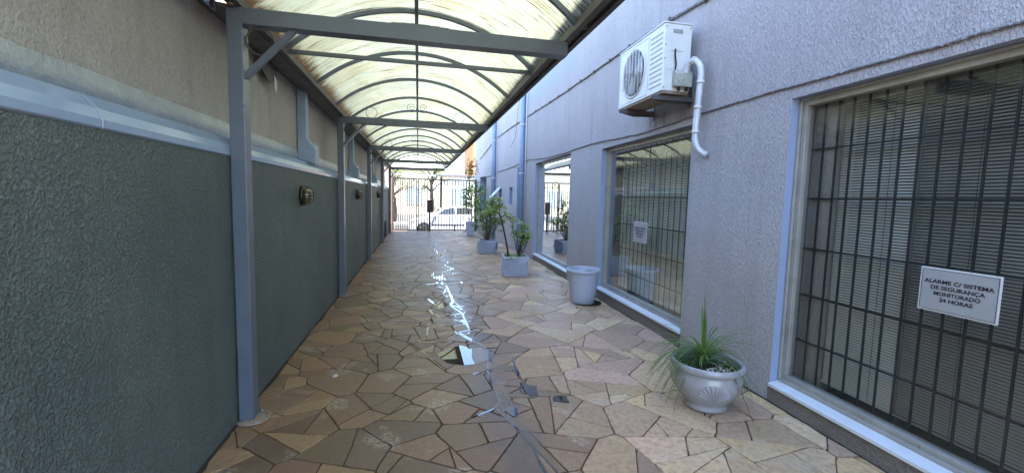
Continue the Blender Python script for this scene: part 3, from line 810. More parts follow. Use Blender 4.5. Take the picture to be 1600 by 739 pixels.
def shop_window(key, frame_mat, glass_mat, grille=None, blinds=None, label=None, strip=False, tint='room'):
    a, b, c, d = OPEN[key]
    g = MB(W)
    fw = .055
    g.box((-.150, a, c+.02), (-.085, a+fw, d)); g.box((-.150, b-fw, c+.02), (-.085, b, d))
    g.box((-.152, a+fw, d-fw), (-.083, b-fw, d)); g.box((-.152, a+fw, c+.02), (-.083, b-fw, c+.02+fw))
    g.box((-.083, a+.01, c+.02), (-.062, b-.01, c+.043)); g.box((-.083, a+.01, d-.02), (-.066, b-.01, d-.002)); g.box((-.083, b-.022, c+.043), (-.064, b-.004, d-.02))
    win = g.build('window', frame_mat, rb, bevel=.003)
    if label: win['label'] = label
    g = MB(W); g.prism([(.022, c-.008), (.022, c+.012), (-.11, c+.032), (-.11, c-.008)], 'y', a-.0, b+.0) if False else None
    P = [(.02, c-.02), (.02, c+.004), (-.086, c+.024), (-.086, c-.02)]
    A_ = [g.v((u, a+.002, z)) for u, z in P]; B_ = [g.v((u, b-.002, z)) for u, z in P]
    for i in range(4): g.bm.faces.new((A_[i], A_[(i+1) % 4], B_[(i+1) % 4], B_[i]))
    g.bm.faces.new(A_[::-1]); g.bm.faces.new(B_)
    g.build('sill', M['white_sill'], win, bevel=.003)
    g = MB(W); g.face([(-.12, a+fw, c+.02+fw), (-.12, b-fw, c+.02+fw), (-.12, b-fw, d-fw), (-.12, a+fw, d-fw)]); g.build('pane', glass_mat, win)
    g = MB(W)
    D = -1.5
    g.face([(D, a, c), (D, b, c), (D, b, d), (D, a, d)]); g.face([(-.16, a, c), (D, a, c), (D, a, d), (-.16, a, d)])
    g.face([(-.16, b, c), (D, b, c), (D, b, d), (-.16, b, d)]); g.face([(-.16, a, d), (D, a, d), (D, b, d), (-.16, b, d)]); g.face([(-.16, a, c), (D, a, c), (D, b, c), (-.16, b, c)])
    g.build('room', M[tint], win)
    if grille:
        xs, zs, r = grille
        g = MB(W)
        for s in xs: g.tube([(-.20, s, c), (-.20, s, d)], r, 4, sq=True)
        for z in zs: g.tube([(-.211, a, z), (-.211, b, z)], r*1.2, 4, sq=True)
        g.build('grille', M['black_iron'], win)
    if blinds:
        s0, s1, pitch, gaps = blinds
        g = MB(W)
        segs = [s0]+gaps+[s1]
        z = c+.10
        while z < d-.06:
            for u, v in zip(segs, segs[1:]):
                dz = .0060; dd = .0050
                g.box((-.002, u+.004, -.0006), (.0, v-.004, .0006), M=None) if False else None
                g.face([(-.275+dd, u+.004, z-dz), (-.275+dd, v-.004, z-dz), (-.275-dd, v-.004, z+dz), (-.275-dd, u+.004, z+dz)])
            z += pitch
        for u, v in zip(segs, segs[1:]): g.box((-.29, u+.004, c+.075), (-.26, v-.004, c+.09)); g.box((-.30, u+.004, d-.06), (-.25, v-.004, d-.02))
        g.build('blind', M['blind'], win)
        g = MB(W)
        for s in gaps: g.box((-.263, s-.006, c+.09), (-.261, s+.006, d-.06))
        for q in range(int((s1-s0)/.45)):
            s = s0+.2+q*.45; g.box((-.2635, s-.0015, c+.09), (-.262, s+.0015, d-.06))
        g.build('blind_cords', M['blind_cord'], win)
    if strip:
        g = MB(W); g.box((-.40, b-.175, c), (-.222, b+.02, d)); g.build('interior_pillar', M['grey_wall'], win)
    return win
vx = [2.575-.1035*i for i in range(20)]
w3 = shop_window('w3', M['alu'], M['glass'], (vx, (1.905, 1.548, 1.178, .829, .478), .0075), (.60, 2.49, .0185, [1.98, 1.12]), 'nearest display window, with dark iron grille, closed blinds and an alarm notice', strip=True)
w2 = shop_window('w2', M['alu'], M['glass_dim'], ([3.95+.118*i for i in range(19)], (1.90, 1.55, 1.17, .82, .48), .0055), (3.95, 5.95, .0185, [4.85]), 'middle display window behind the round pot, with grille and a small notice')
w1 = shop_window('w1', M['alu'], M['glass_mirror'], None, None, 'farthest display window, clear and mirror-like without grille', tint='room')
# small openings further on
def small_window(key, name, label, glass=True, bars=0):
    a, b, c, d = OPEN[key]
    g = MB(W); D = -.2; fw = .03
    for q in (((D, a, c), (D+.03, a+fw, d)), ((D, b-fw, c), (D+.03, b, d)), ((D-.002, a+fw, d-fw), (D+.028, b-fw, d)), ((D-.002, a+fw, c), (D+.028, b-fw, c+fw))): g.box(*q)
    if bars:
        g.box((D+.001, (a+b)/2-.015, c+fw), (D+.026, (a+b)/2+.015, d-fw)); g.box((D+.001, a+fw, (c+d)/2-.015), (D+.026, (a+b)/2-.015, (c+d)/2+.015))
    o = g.build(name, M['alu'] if name == 'window' else M['blue_pipe'], rb); o['label'] = label
    g = MB(W); g.face([(D+.01, a, c), (D+.01, b, c), (D+.01, b, d), (D+.01, a, d)]); g.build('pane' if name == 'window' else 'door_leaf', M['car_glass'] if name == 'window' else M['blue_pipe'], o)
    return o
small_window('door', 'door', 'narrow blue recessed door beside the nearer round pipe')
small_window('v1', 'window', 'small square window of the two small ones, nearer')
v2 = small_window('v2', 'window', 'small square window with an open white tilting sash')
small_window('d2', 'window', 'tall dark glazed opening', bars=1)
small_window('f1', 'window', 'wide far window with dark panes', bars=1)
g = MB(W)
P0 = Vector((.02, 14.27, 1.84)); Mx = Matrix.Translation(P0) @ Matrix.Rotation(radians(-42), 4, 'Y')
g.box((-.012, -.20, -.46), (.012, .20, 0), M=Mx); g.build('open_sash', M['white_sill'], v2, bevel=.003)

for key in ('w3', 'w2', 'w1'):
    a, b, c, d = OPEN[key]
    g = MB(W); g.box((.0005, a-.01, -.01), (.004, b+.01, c-.022)); g.build('plinth', M['plinth'], rb)
# alarm notices on the glass
def sign(s1, s0, z0, z1, d, label, simple=False):
    cs, cz = (s0+s1)/2, (z0+z1)/2; c = W((d, cs, cz))
    t = thing('notice_sign', c, label, 'sign', 'alarm notices on the shop windows')
    g = MB(W); g.box((d-.001, s0, z0), (d+.004, s1, z1)); g.build('border', M['sign_white'], t)
    w_, h_ = s1-s0, z1-z0
    g = MB(W); g.box((d+.0045, s0+.009, z0+.009), (d+.006, s1-.009, z1-.009)); g.build('plate', M['sign'], t)
    g = MB(W)
    for q in (((s0+.008, z0+.008), (s1-.008, z0+.0105)), ((s0+.008, z1-.0105), (s1-.008, z1-.008)), ((s0+.008, z0+.0105), (s0+.0105, z1-.0105)), ((s1-.0105, z0+.0105), (s1-.008, z1-.0105))):
        g.box((d+.006, q[0][0], q[0][1]), (d+.0068, q[1][0], q[1][1]))
    g.build('rule', M['ink'], t)
    for txt, wf, yf in (('ALARME C/ SISTEMA', .87, .30), ('DE SEGURANÇA', .68, .435), ('MONITORADO', .58, .57), ('24 HORAS', .42, .705)):
        cu = bpy.data.curves.new('t', 'FONT'); cu.body = txt; cu.size = 1; cu.offset = .028; cu.align_x = 'LEFT'
        cu.resolution_u = 3
        o = bpy.data.objects.new('t', cu); COL.objects.link(o)
        bpy.context.view_layer.update()
        me = bpy.data.meshes.new_from_object(o.evaluated_get(bpy.context.evaluated_depsgraph_get()))
        bpy.data.objects.remove(o); bpy.data.curves.remove(cu)
        xs = [v.co.x for v in me.vertices]; wx = max(xs)-min(xs); x0 = min(xs)
        cap = .088*h_/.73
        for v in me.vertices:
            u = (v.co.x-x0)/wx-.5
            p = W((d+.0075, cs-u*wf*w_, z1-yf*h_+(v.co.y-.36)*cap))
            v.co = p-c
        me.materials.append(M['ink'])
        o = bpy.data.objects.new('lettering', me); COL.objects.link(o); o.parent = t
sign(1.815, 1.470, .945, 1.181, -.115, 'grey alarm notice with white border on the nearest grilled window')
sign(5.22, 4.87, .968, 1.232, -.115, 'small pale alarm notice on the middle window behind the round pot')

# round blue downpipes with a white conduit beside each
for i, (s, z1) in enumerate(((11.45, 5.7), (15.0, 5.7))):
    t = thing('round_downpipe', W((.05, s, 0)), ['blue round downpipe on the lavender wall next to the farthest display window, nearer of two', 'blue round downpipe rising behind the shrubs, farther of two'][i], 'downpipe', 'round downpipes on the lavender wall')
    r = .065 if i == 0 else .075
    g = MB(W); g.tube([(r+.01, s, .02), (r+.01, s, z1)], r, 16); g.build('pipe', M['blue_pipe'], t)
    for z in (.8, 2.15, 3.45, 4.8):
        g = MB(W); g.tube([(r+.01, s, z), (r+.01, s, z+.04)], r+.008, 16); g.box((.002, s-r-.05, z+.005), (.02, s+r+.05, z+.035)); g.build('clip', M['white_pipe'], t)
    t = thing('white_conduit', W((.02, s-.24, 0)), ['thin white conduit beside the nearer blue downpipe', 'thin white conduit beside the farther blue downpipe'][i], 'conduit')
    g = MB(W); g.tube([(.022, s-.20-.02*i, .6), (.022, s-.20-.02*i, z1-.3)], .016, 8); g.build('pipe', M['white_pipe'], t)

# cables running along the wall
def cable(name, label, ctrl, r, clips=True, amp=.012, seed=0, frays=()):
    t = thing(name, W((0, ctrl[0][0], ctrl[0][1])), label, 'cable')
    pts = []
    for (s0, z0), (s1, z1) in zip(ctrl, ctrl[1:]):
        n = max(2, int(abs(s1-s0)/.12))
        for i in range(n):
            u = i/n; s = s0+(s1-s0)*u; z = z0+(z1-z0)*u
            pts.append((r+.002+.004*abs(noise.noise(Vector((s*4, seed, 1)))), s, z+amp*noise.noise(Vector((s*1.7, seed, 0)))+amp*.5*noise.noise(Vector((s*7, seed, 3)))))
    g = MB(W); g.tube(pts, r, 6); g.build('line', M['cable'], t)
    if clips:
        g = MB(W)
        for p in pts[3::5]: g.cbox((r+.004, p[1], p[2]), (r*2+.012, .022, r*3.4))
        g.build('clips', M['steel_dark'], t)
    return t
cable('wall_cable', 'painted-over cable sagging along the lavender wall just above the display windows', [(19, 2.1), (14.9, 2.37), (12.7, 2.42), (11.1, 2.5), (9.2, 2.40), (8.05, 2.385), (6.55, 2.395), (5.6, 2.36), (4.95, 2.325), (3.7, 2.350), (2.85, 2.352), (2.05, 2.335), (1.45, 2.319), (.2, 2.30)], .008, False, .014, 1)
cable('wall_cable', 'dark bundle of clipped cables high on the lavender wall running to the air conditioner', [(18.1, 3.07), (15, 3.55), (12.8, 3.62), (11.3, 3.65), (8.7, 3.56), (7.28, 3.525), (5.7, 3.505), (4.7, 3.49)], .012, True, .014, 2)
cable('wall_cable', 'thick pale conduit on the wall above the air conditioner at the top of the view', [(4.72, 3.48), (3.76, 3.41), (1.5, 3.3)], .016, True, .004, 3)
t = thing('loose_wire', W((0, 12.2, 3.2)), 'thin loose wire dangling on the lavender wall between the two blue pipes', 'wire')
g = MB(W); g.tube([(.03, 11.9, 4.3), (.05, 12.1, 3.9), (.04, 12.2, 3.5), (.03, 12.35, 3.25), (.06, 12.7, 3.05), (.04, 12.9, 3.02)], .006, 5); g.build('wire', M['cable'], t)
# thin lip of render above the nearest window
# ------------------------------------------------------------------ air conditioner
S0, S1, D0, D1, Z0, Z1 = 3.83, 4.80, .09, .38, 2.565, 3.19
ac = thing('air_conditioner', W((.09, 4.3, 2.5)), 'aged white outdoor air conditioner unit on wall brackets above the middle display window', 'air conditioner')
g = MB(W); g.box((D0, S0, Z0), (D1, S1, Z1)); g.build('casing', M['ac_white'], ac, bevel=.008)
g = MB(W); g.box((D0-.006, S0-.006, Z1+.001), (D1+.006, S1+.006, Z1+.016)); g.build('lid', M['ac_white'], ac, bevel=.004)
fs, fz, fr_ = 4.44, 2.88, .235
def cyl_face(g, r0, r1, d0, d1, n=36):
    for k in range(n):
        a, b = 2*pi*k/n, 2*pi*(k+1)/n
        g.face([(d0, fs+r0*cos(a), fz+r0*sin(a)), (d0, fs+r0*cos(b), fz+r0*sin(b)), (d1, fs+r1*cos(b), fz+r1*sin(b)), (d1, fs+r1*cos(a), fz+r1*sin(a))])
g = MB(W); cyl_face(g, .0005, fr_, D1+.0025, D1+.0025); fanb = g.build('fan_opening', M['ac_dark'], ac)
g = MB(W)
for k in range(3):
    a0 = k*2*pi/3+.3; pts = []
    for i in range(9): a = a0+i*.11; pts.append((D1+.004+.001*i/9, fs+(fr_*.9)*cos(a), fz+(fr_*.9)*sin(a)))
    g.face([(D1+.004, fs+.04*cos(a0), fz+.04*sin(a0))]+pts+[(D1+.005, fs+.05*cos(a0+1), fz+.05*sin(a0+1))])
g.build('fan_blades', M['ac_fan'], fanb)
g = MB(W)
cyl_face(g, fr_, fr_+.018, D1+.002, D1+.012); cyl_face(g, fr_+.018, fr_+.03, D1+.012, D1+.002)
for r in [.045+.019*i for i in range(10)]:
    pts = [(D1+.016, fs+r*cos(a*pi/16), fz+r*sin(a*pi/16)) for a in range(33)]; g.tube(pts, .0016, 4)
for k in range(7):
    s = fs-.21+.07*k; h = sqrt(max(0, (fr_+.02)**2-(s-fs)**2)); g.tube([(D1+.019, s, fz-h), (D1+.019, s, fz+h)], .0035, 5)
g.build('fan_guard', M['ac_white'], ac)
g = MB(W)
for s in (S0+.30, S1-.03): g.box((D1, s-.004, Z0+.03), (D1+.004, s+.004, Z1-.03))
g.box((D1, S0+.30, Z1-.034), (D1+.004, S1-.03, Z1-.028)); g.box((D1, S0+.30, Z0+.028), (D1+.004, S1-.03, Z0+.034))
for k in range(11):
    z = Z0+.07+k*.048; g.prism([(0, 0)], 'y', 0, 0) if False else None
    g.box((D1, S0+.03, z), (D1+.004, S0+.26, z+.010))
g.build('front_louvres', M['ac_white'], ac, bevel=.002)
g = MB(W)
for k in range(11):
    z = Z0+.062+k*.048; g.box((D1+.0005, S0+.03, z), (D1+.003, S0+.26, z+.006))
g.build('louvre_slots', M['alu'], ac)
# near side: grip, plate, cable, valve cover (faces the camera)
g = MB(W); g.box((D1-.19, S0-.004, Z1-.085), (D1-.09, S0+.0, Z1-.05)); g.build('grip_slot', M['ac_fan'], ac)
g = MB(W); g.box((D1-.20, S0-.006, Z1-.25), (D1-.07, S0+.0, Z1-.13)); g.box((D1-.12, S0-.003, Z0+.2), (D1-.02, S0, Z0+.34)); g.build('service_plate', M['ac_white'], ac, bevel=.003)
g = MB(W); g.tube([(D1-.115, S0-.012, Z1-.235), (D1-.11, S0-.02, Z1-.30), (D1-.125, S0-.02, Z1-.38), (D1-.12, S0-.012, Z1-.44)], .008, 8); g.build('power_cable', M['rubber'], ac)
g = MB(W); g.prism([(S0, Z0+.04), (S0-.07, Z0+.03), (S0-.075, Z0+.15), (S0-.05, Z0+.19), (S0, Z0+.19)], 'x', .10, .28); g.build('valve_cover', M['valve'], ac, bevel=.008)
g = MB(W)
for dd in (.14, .22): g.tube([(dd, S0-.035, Z0+.0), (dd, S0-.035, Z0+.035)], .014, 8)
g.build('valves', M['bronze'], ac)
g = MB(W); g.box((D0+.01, S0+.01, Z0-.022), (D1-.01, S1-.01, Z0-.001)); g.build('base_tray', M['ac_base'], ac, bevel=.004)
for s in (S0+.10, S1-.14):
    g = MB(W)
    g.prism([(.004, Z0-.085), (.004, Z0-.04), (D1+.05, Z0-.04), (D1+.05, Z0-.06), (.25, Z0-.095)], 'y', s, s+.004)
    g.box((.004, s-.04, Z0-.041), (D1+.06, s+.0, Z0-.030)); g.box((.004, s-.045, Z0-.075), (D1+.06, s-.038, Z0-.030)); g.box((.002, s-.03, Z0-.12), (.008, s+.03, Z0+.20))
    for dd in (.12, .32): g.tube([(dd, s-.015, Z0-.030), (dd, s-.015, Z0-.022)], .016, 8)
    g.build('wall_bracket', M['steel_dark'], ac)
# screws on casing
g = MB(W)
for dd, z in ((D1-.015, Z1-.03), (D0+.02, Z1-.03), (D1-.015, Z0+.03), (D1-.015, Z0+.3), (D1-.015, Z1-.2)): g.tube([(dd, S0-.003, z), (dd, S0, z)], .006, 8)
g.build('screws', M['steel_dark'], ac)
t = thing('insulated_pipe', W((0, 3.7, 2.4)), 'thick silver-wrapped pipe looping from the air conditioner side down into the wall', 'pipe')
P = [(.16, 3.80, 2.70), (.16, 3.775, 2.79), (.15, 3.74, 2.835), (.13, 3.69, 2.83), (.11, 3.645, 2.785), (.10, 3.63, 2.70), (.10, 3.635, 2.6), (.10, 3.65, 2.45), (.10, 3.665, 2.25), (.10, 3.67, 2.10), (.095, 3.66, 2.03), (.07, 3.64, 1.985), (.03, 3.615, 1.955), (-.02, 3.60, 1.94)]
pts = []
for i in range(len(P)-1):
    a, b = Vector(P[i]), Vector(P[i+1]); m_ = max(1, int((b-a).length/.025))
    for k in range(m_): pts.append(a+(b-a)*k/m_)
for _ in range(3): pts = [pts[0]]+[(pts[i-1]+pts[i]*2+pts[i+1])/4 for i in range(1, len(pts)-1)]+[pts[-1]]
g = MB(W); g.tube(pts, [.031+.004*noise.noise(p*14) for p in pts], 14); g.build('pipe', M['hose'], t)
for i in range(6, len(pts)-3, 9):
    g = MB(W); g.tube([pts[i], pts[i+1]], .0365, 14); g.build('tape_band', M['white_pipe'], t)

# ------------------------------------------------------------------ plants
def leaf(g, lay, base, d, up, L, wd, droop=.3, tint=None, seg=4, fold=.25):
    """a curved folded blade"""
    d = Vector(d).normalized(); up = Vector(up); side = d.cross(up)
    if side.length < 1e-3: side = d.cross(Vector((1, 0, 0)))
    side.normalize(); nrm = side.cross(d).normalized()
    t_ = R.random() if tint is None else tint
    prev = None; p = Vector(base)
    for i in range(seg+1):
        u = i/seg; wv = wd*(sin(pi*min(1, u*.92+.08))**.8)*.5
        c = p; a = g.v(c-side*wv+nrm*wv*fold); m_ = g.v(c); b = g.v(c+side*wv+nrm*wv*fold)
        if prev:
            for q in ((prev[0], prev[1], m_, a), (prev[1], prev[2], b, m_)):
                try:
                    f = g.bm.faces.new(q); f.smooth = True
                    for lp in f.loops: lp[lay] = (t_, t_, t_, 1)
                except ValueError: pass
        prev = (a, m_, b)
        d = (d+Vector((0, 0, -droop/seg))).normalized(); p = p+d*(L/seg); nrm = side.cross(d).normalized()
def newleaf(): 
    g = MB(); return g, g.bm.loops.layers.float_color.new('tint')
def rdir(zmin=-.2, zmax=1):
    a = R.uniform(0, 2*pi); z = R.uniform(zmin, zmax); r = sqrt(max(0, 1-z*z)); return Vector((r*cos(a), r*sin(a), z))

# the big glazed pot
pc = Vector((2.09, 2.69, 0))
t = thing('potted_grass_plant', pc, 'round glazed grey ceramic pot with shell relief holding an arching grassy plant', 'potted plant')
prof = [(.001, .004), (.125, .004), (.142, .012), (.146, .035), (.132, .05), (.128, .06), (.185, .08), (.238, .12), (.272, .165), (.288, .21), (.286, .25), (.270, .28), (.266, .294), (.288, .303), (.30, .316), (.300, .334), (.288, .345), (.272, .343), (.258, .330), (.254, .30), (.256, .27)]
prof = [(.001, .004), (.140, .004), (.152, .012), (.154, .032), (.146, .044), (.158, .062), (.188, .095), (.219, .14), (.239, .185), (.247, .225), (.245, .255), (.236, .280), (.233, .292), (.243, .300), (.254, .308), (.258, .322), (.254, .342), (.244, .352), (.232, .350), (.222, .336), (.218, .31), (.218, .28)]
g = MB(); g.lathe(prof, pc, 64)
pot = g.build('pot', M['ceramic'], t)
vdir = (Vector((0, 0, 0))-pc); vdir.z = 0; vdir.normalize()
a_c = atan2(vdir.y, vdir.x)+.28
def potr(z):
    for (r0, h0), (r1, h1) in zip(prof, prof[1:]):
        if h0 <= z <= h1 and h1 > h0: return r0+(r1-r0)*(z-h0)/(h1-h0)
    return .2
for ac_ in (a_c, a_c+2.09, a_c-2.09):
    g = MB()
    for k in range(-5, 6):
        pts = []; rr = []
        for i in range(9):
            u = i/8; ln = .135*(1-.22*(k/5)**2)
            ang = k*.21; h = .115+u*ln*cos(ang); la = u*ln*sin(ang)*1.15
            r_ = potr(h); a = ac_+la/r_
            pts.append(pc+Vector((r_*cos(a), r_*sin(a), h))); rr.append(.002+.007*u)
        g.tube(pts, rr, 7)
    g.build('shell_relief', M['ceramic'], pot)
g = MB(); g.lathe([(.001, .300), (.12, .298), (.218, .29)], pc, 32); g.build('soil', M['soil'], t)
g = MB()
for k in range(90):
    a = R.uniform(-2.2, 1.0); rr = R.uniform(.05, .2)
    p = pc+Vector((rr*cos(a), rr*sin(a), .303)); s_ = R.uniform(.006, .013)
    bmesh.ops.create_icosphere(g.bm, subdivisions=1, radius=s_, matrix=Matrix.Translation(p) @ Matrix.Diagonal((1, R.uniform(.7, 1.2), .6, 1)))
tag(g.build('white_pebbles', M['pebble'], t), kind='stuff')
g, lay = newleaf()
ctr = pc+Vector((-.03, .01, .30))
for k in range(185):
    a = R.choice((R.uniform(0, 2*pi), R.gauss(2.9, .7), R.gauss(0, .6)))
    el = R.uniform(.25, 1.25)
    if abs((a-4.2+pi) % (2*pi)-pi) < .75 and R.random() < .75: continue
    d = Vector((cos(a)*cos(el), sin(a)*cos(el), sin(el)))
    leaf(g, lay, ctr+Vector((cos(a)*.02, sin(a)*.02, R.uniform(0, .10))), d, (0, 0, 1), R.uniform(.30, .60), R.uniform(.006, .0105), R.uniform(1.8, 3.0), seg=10)
for k in range(26):   # shorter brighter blades at the heart
    a = R.uniform(0, 2*pi); el = R.uniform(.7, 1.35)
    leaf(g, lay, ctr+Vector((0, 0, .07)), (cos(a)*cos(el), sin(a)*cos(el), sin(el)), (0, 0, 1), R.uniform(.14, .22), R.uniform(.012, .02), R.uniform(.8, 1.5), tint=R.uniform(.7, 1), seg=6)
g.build('grass_blades', M['leaf_grass'], t)
g, lay = newleaf()
sd = (pc+Vector((-.06, 0, .88))-(ctr+Vector((0, 0, .05)))).normalized()
for k, (o_, L) in enumerate((((0, 0, 0), .52), ((.05, .02, 0), .38), ((-.03, .02, 0), .43), ((.03, -.05, 0), .33))):
    leaf(g, lay, ctr+Vector((0, 0, .05)), sd+Vector(o_), (R.uniform(-1, 1), -1, 0), L, .022, -.02, tint=.3+.1*k, seg=6, fold=.7)
g.build('upright_shoot', M['leaf_grass'], t)

# the round tapered pot
pc = Vector((2.365, 5.83, 0))
t = thing('potted_aloe', pc, 'tall tapered pale lilac plastic pot with a thick rim, against the wall between display windows', 'potted plant')
g = MB(); g.lathe([(.001, .006), (.165, .006), (.172, .015), (.19, .15), (.222, .44), (.226, .452), (.243, .458), (.247, .47), (.246, .497), (.240, .503), (.222, .50), (.218, .49), (.212, .40)], pc, 56)
g.build('pot', M['plastic_pot'], t)
g = MB(); g.lathe([(.001, .43), (.214, .425)], pc, 24); g.build('soil', M['soil'], t)
g, lay = newleaf()
for a, L, el in ((-.5, .20, 1.0), (.4, .17, .9), (2.6, .20, .8), (1.4, .14, .9), (3.8, .12, .9)):
    leaf(g, lay, pc+Vector((0, 0, .43)), (cos(a)*cos(el), sin(a)*cos(el), sin(el)), (0, 0, 1), L, .035, 2.0, seg=7, fold=.5)
g.build('leaves', M['leaf_grass'], t)
t = thing('plant_saucer', (2.42, 5.80, 0), 'dark flat saucer under the round lilac pot', 'saucer')
g = MB(); g.lathe([(.001, .001), (.19, .001), (.215, .006), (.001, .0055)], (2.42, 5.80, 0), 30); g.build('dish', M['soil'], t)

# slatted square planters
def planter(c, wd, h, rot, n=9):
    g = MB()
    for k in range(n):
        u = (k+.5)/n; a = rot+-radians(13)*sin(pi*u)*(1 if True else 0); ww = wd*(1+.05*sin(pi*u))*(.93+.07*u)
        z0, z1 = .012+(h-.012)*k/n, .012+(h-.012)*(k+1)/n
        Mx = Matrix.Translation(Vector((c[0], c[1], 0))) @ Matrix.Rotation(a, 4, 'Z')
        hw = ww/2; t_ = .035
        if k == n-1:
            for q in (((-hw, -hw, z0), (hw, -hw+t_, z1)), ((-hw, hw-t_, z0), (hw, hw, z1)), ((-hw, -hw+t_, z0), (-hw+t_, hw-t_, z1)), ((hw-t_, -hw+t_, z0), (hw, hw-t_, z1))): g.box(*q, M=Mx)
        else: g.box((-hw, -hw, z0), (hw, hw, z1-.015), M=Mx)
        if k < n-1: g.box((-hw+.03, -hw+.03, z1-.0155), (hw-.03, hw-.03, z1+.0005), M=Mx)
    return g
def shrub(t, leafmat, base, stems, leaf_n, L, wd, spread, h0, h1, cols=None, stem_mat='bark_light', cluster=9, whorl=True):
    g = MB(); tips = []
    for (dx, dy, h, bend) in stems:
        pts = []
        for i in range(7):
            u = i/6; pts.append(Vector(base)+Vector((dx*u+bend*sin(pi*u)*.5+.012*noise.noise(Vector((dx*9, u*4, 0))), dy*u+.012*noise.noise(Vector((dy*9, u*4, 5))), h*u)))
        g.tube(pts, [.011*(1-.6*i/6) for i in range(7)], 6)
        tips.append((pts[-1], 1)); tips.append((pts[-2], .8))
        for _ in range(2):
            i = R.randrange(3, 6); d = rdir(.1, .8); q = pts[i]+d*R.uniform(.08, .2)*spread
            g.tube([pts[i], (pts[i]+q)/2+Vector((0, 0, .01)), q], [.006, .005, .003], 5); tips.append((q, .9))
    g.build('stems', M[stem_mat], t)
    g, lay = newleaf()
    for p, sc_ in tips:
        for _ in range(cluster):
            d = rdir(-.15, .9); leaf(g, lay, p+d*.01+Vector((0, 0, R.uniform(-.05, .02))), d, (0, 0, 1), L*R.uniform(.6, 1.15)*sc_, wd*R.uniform(.7, 1.1), R.uniform(.2, 1.0), seg=3)
    g.build('foliage', M[leafmat], t)

# nearer square planter, with a leaning trunk and a small shrub
c = (1.86, 8.14)
t = thing('square_planter', (c[0], c[1], 0), 'nearer ribbed square planter, blue-grey, with a leaning dark trunk and small leafy shrub', 'planter', 'ribbed square planters')
planter(c, .50, .385, radians(-4)).build('pot', M['planter'], t, bevel=.003)
g = MB(); g.cbox((c[0], c[1], .345), (.44, .44, .02), M=None); g.build('soil', M['soil'], t)
g = MB(); tr = [(1.72, 8.1, .34), (1.70, 8.1, .5), (1.655, 8.1, .72), (1.60, 8.1, .95), (1.55, 8.1, 1.12), (1.52, 8.12, 1.2)]
g.tube(tr, [.021, .019, .018, .017, .015, .012], 9)
g.tube([(1.55, 8.1, 1.12), (1.62, 8.1, 1.17), (1.72, 8.08, 1.13), (1.78, 8.05, 1.08)], [.013, .011, .008, .004], 7)
g.tube([(1.52, 8.12, 1.2), (1.45, 8.12, 1.24), (1.36, 8.12, 1.22)], [.011, .008, .004], 7)
g.tube([(1.52, 8.12, 1.2), (1.54, 8.14, 1.32), (1.52, 8.14, 1.42)], [.011, .008, .004], 7)
g.build('leaning_trunk', M['bark'], t)
g, lay = newleaf()
for p in ((1.78, 8.05, 1.08), (1.70, 8.08, 1.14), (1.36, 8.12, 1.22), (1.45, 8.12, 1.25), (1.52, 8.14, 1.42), (1.54, 8.14, 1.32), (1.28, 8.1, 1.2)):
    for _ in range(22):
        d = rdir(-.2, .8); leaf(g, lay, Vector(p)+rdir()*.07, d, (0, 0, 1), R.uniform(.09, .15), R.uniform(.035, .055), .7, seg=3)
g.build('crown', M['leaf_light'], t)
shrub(t, 'leaf_light', (1.93, 8.12, .35), [(.02, 0, .45, .05), (.12, .03, .60, -.05), (.20, -.02, .42, .05), (-.08, .0, .52, .03), (.06, .08, .66, .04), (-.16, -.03, .62, -.02)], 0, 0.105, .045, .8, 0, 0, stem_mat='bark', cluster=12)
g, lay = newleaf()
for _ in range(200):
    p = Vector((c[0]+R.uniform(-.17, .24), c[1]+R.uniform(-.24, .2), .355)); d = rdir(.2, 1)
    leaf(g, lay, p, d, (0, 0, 1), R.uniform(.05, .10), R.uniform(.02, .035), .8, seg=3)
g.build('ground_leaves', M['leaf_light'], t)

# farther square planter with a bushy multi-stemmed shrub
c = (1.84, 11.42)
t = thing('square_planter', (c[0], c[1], 0), 'farther ribbed square planter, blue-grey, with a bushy many-stemmed green shrub', 'planter', 'ribbed square planters')
planter(c, .50, .37, radians(-6)).build('pot', M['planter'], t, bevel=.003)
g = MB(); g.cbox((c[0], c[1], .33), (.44, .44, .02)); g.build('soil', M['soil'], t)
st = []
for k in range(24):
    a = R.uniform(0, 2*pi); s_ = R.uniform(.05, .50); st.append((s_*cos(a), s_*sin(a)*.6, R.uniform(.45, 1.3) if s_ < .35 else R.uniform(.35, .95), R.uniform(-.06, .06)))
shrub(t, 'leaf', (c[0], c[1], .33), st, 0, .15, .05, 1.5, 0, 0, cluster=8)

# farthest planter by the gate with a tall coloured plant
c = (1.98, 16.6)
t = thing('tall_pot', (c[0], c[1], 0), 'pale blue tapered pot by the gate with a tall plant topped by pink leaves', 'potted plant')
g = MB()
P0 = [(-.13, -.13, .01), (.13, -.13, .01), (.13, .13, .01), (-.13, .13, .01)]; P1 = [(-.17, -.17, .55), (.17, -.17, .55), (.17, .17, .55), (-.17, .17, .55)]
A_ = [g.v((c[0]+p[0], c[1]+p[1], p[2])) for p in P0]; B_ = [g.v((c[0]+p[0], c[1]+p[1], p[2])) for p in P1]; C_ = [g.v((c[0]+p[0]*.85, c[1]+p[1]*.85, .55)) for p in P1]; D_ = [g.v((c[0]+p[0]*.83, c[1]+p[1]*.83, .49)) for p in P1]
for X_, Y_ in ((A_, B_), (B_, C_), (C_, D_)):
    for i in range(4): g.bm.faces.new((X_[i], X_[(i+1) % 4], Y_[(i+1) % 4], Y_[i]))
g.bm.faces.new(A_[::-1]); g.build('pot', M['planter'], t, bevel=.004)
g = MB(); g.cbox((c[0], c[1], .50), (.28, .28, .02)); g.build('soil', M['soil'], t)
g = MB(); stem = [Vector((c[0]+.05*sin(z*2), c[1], z)) for z in [.5+.12*i for i in range(19)]]
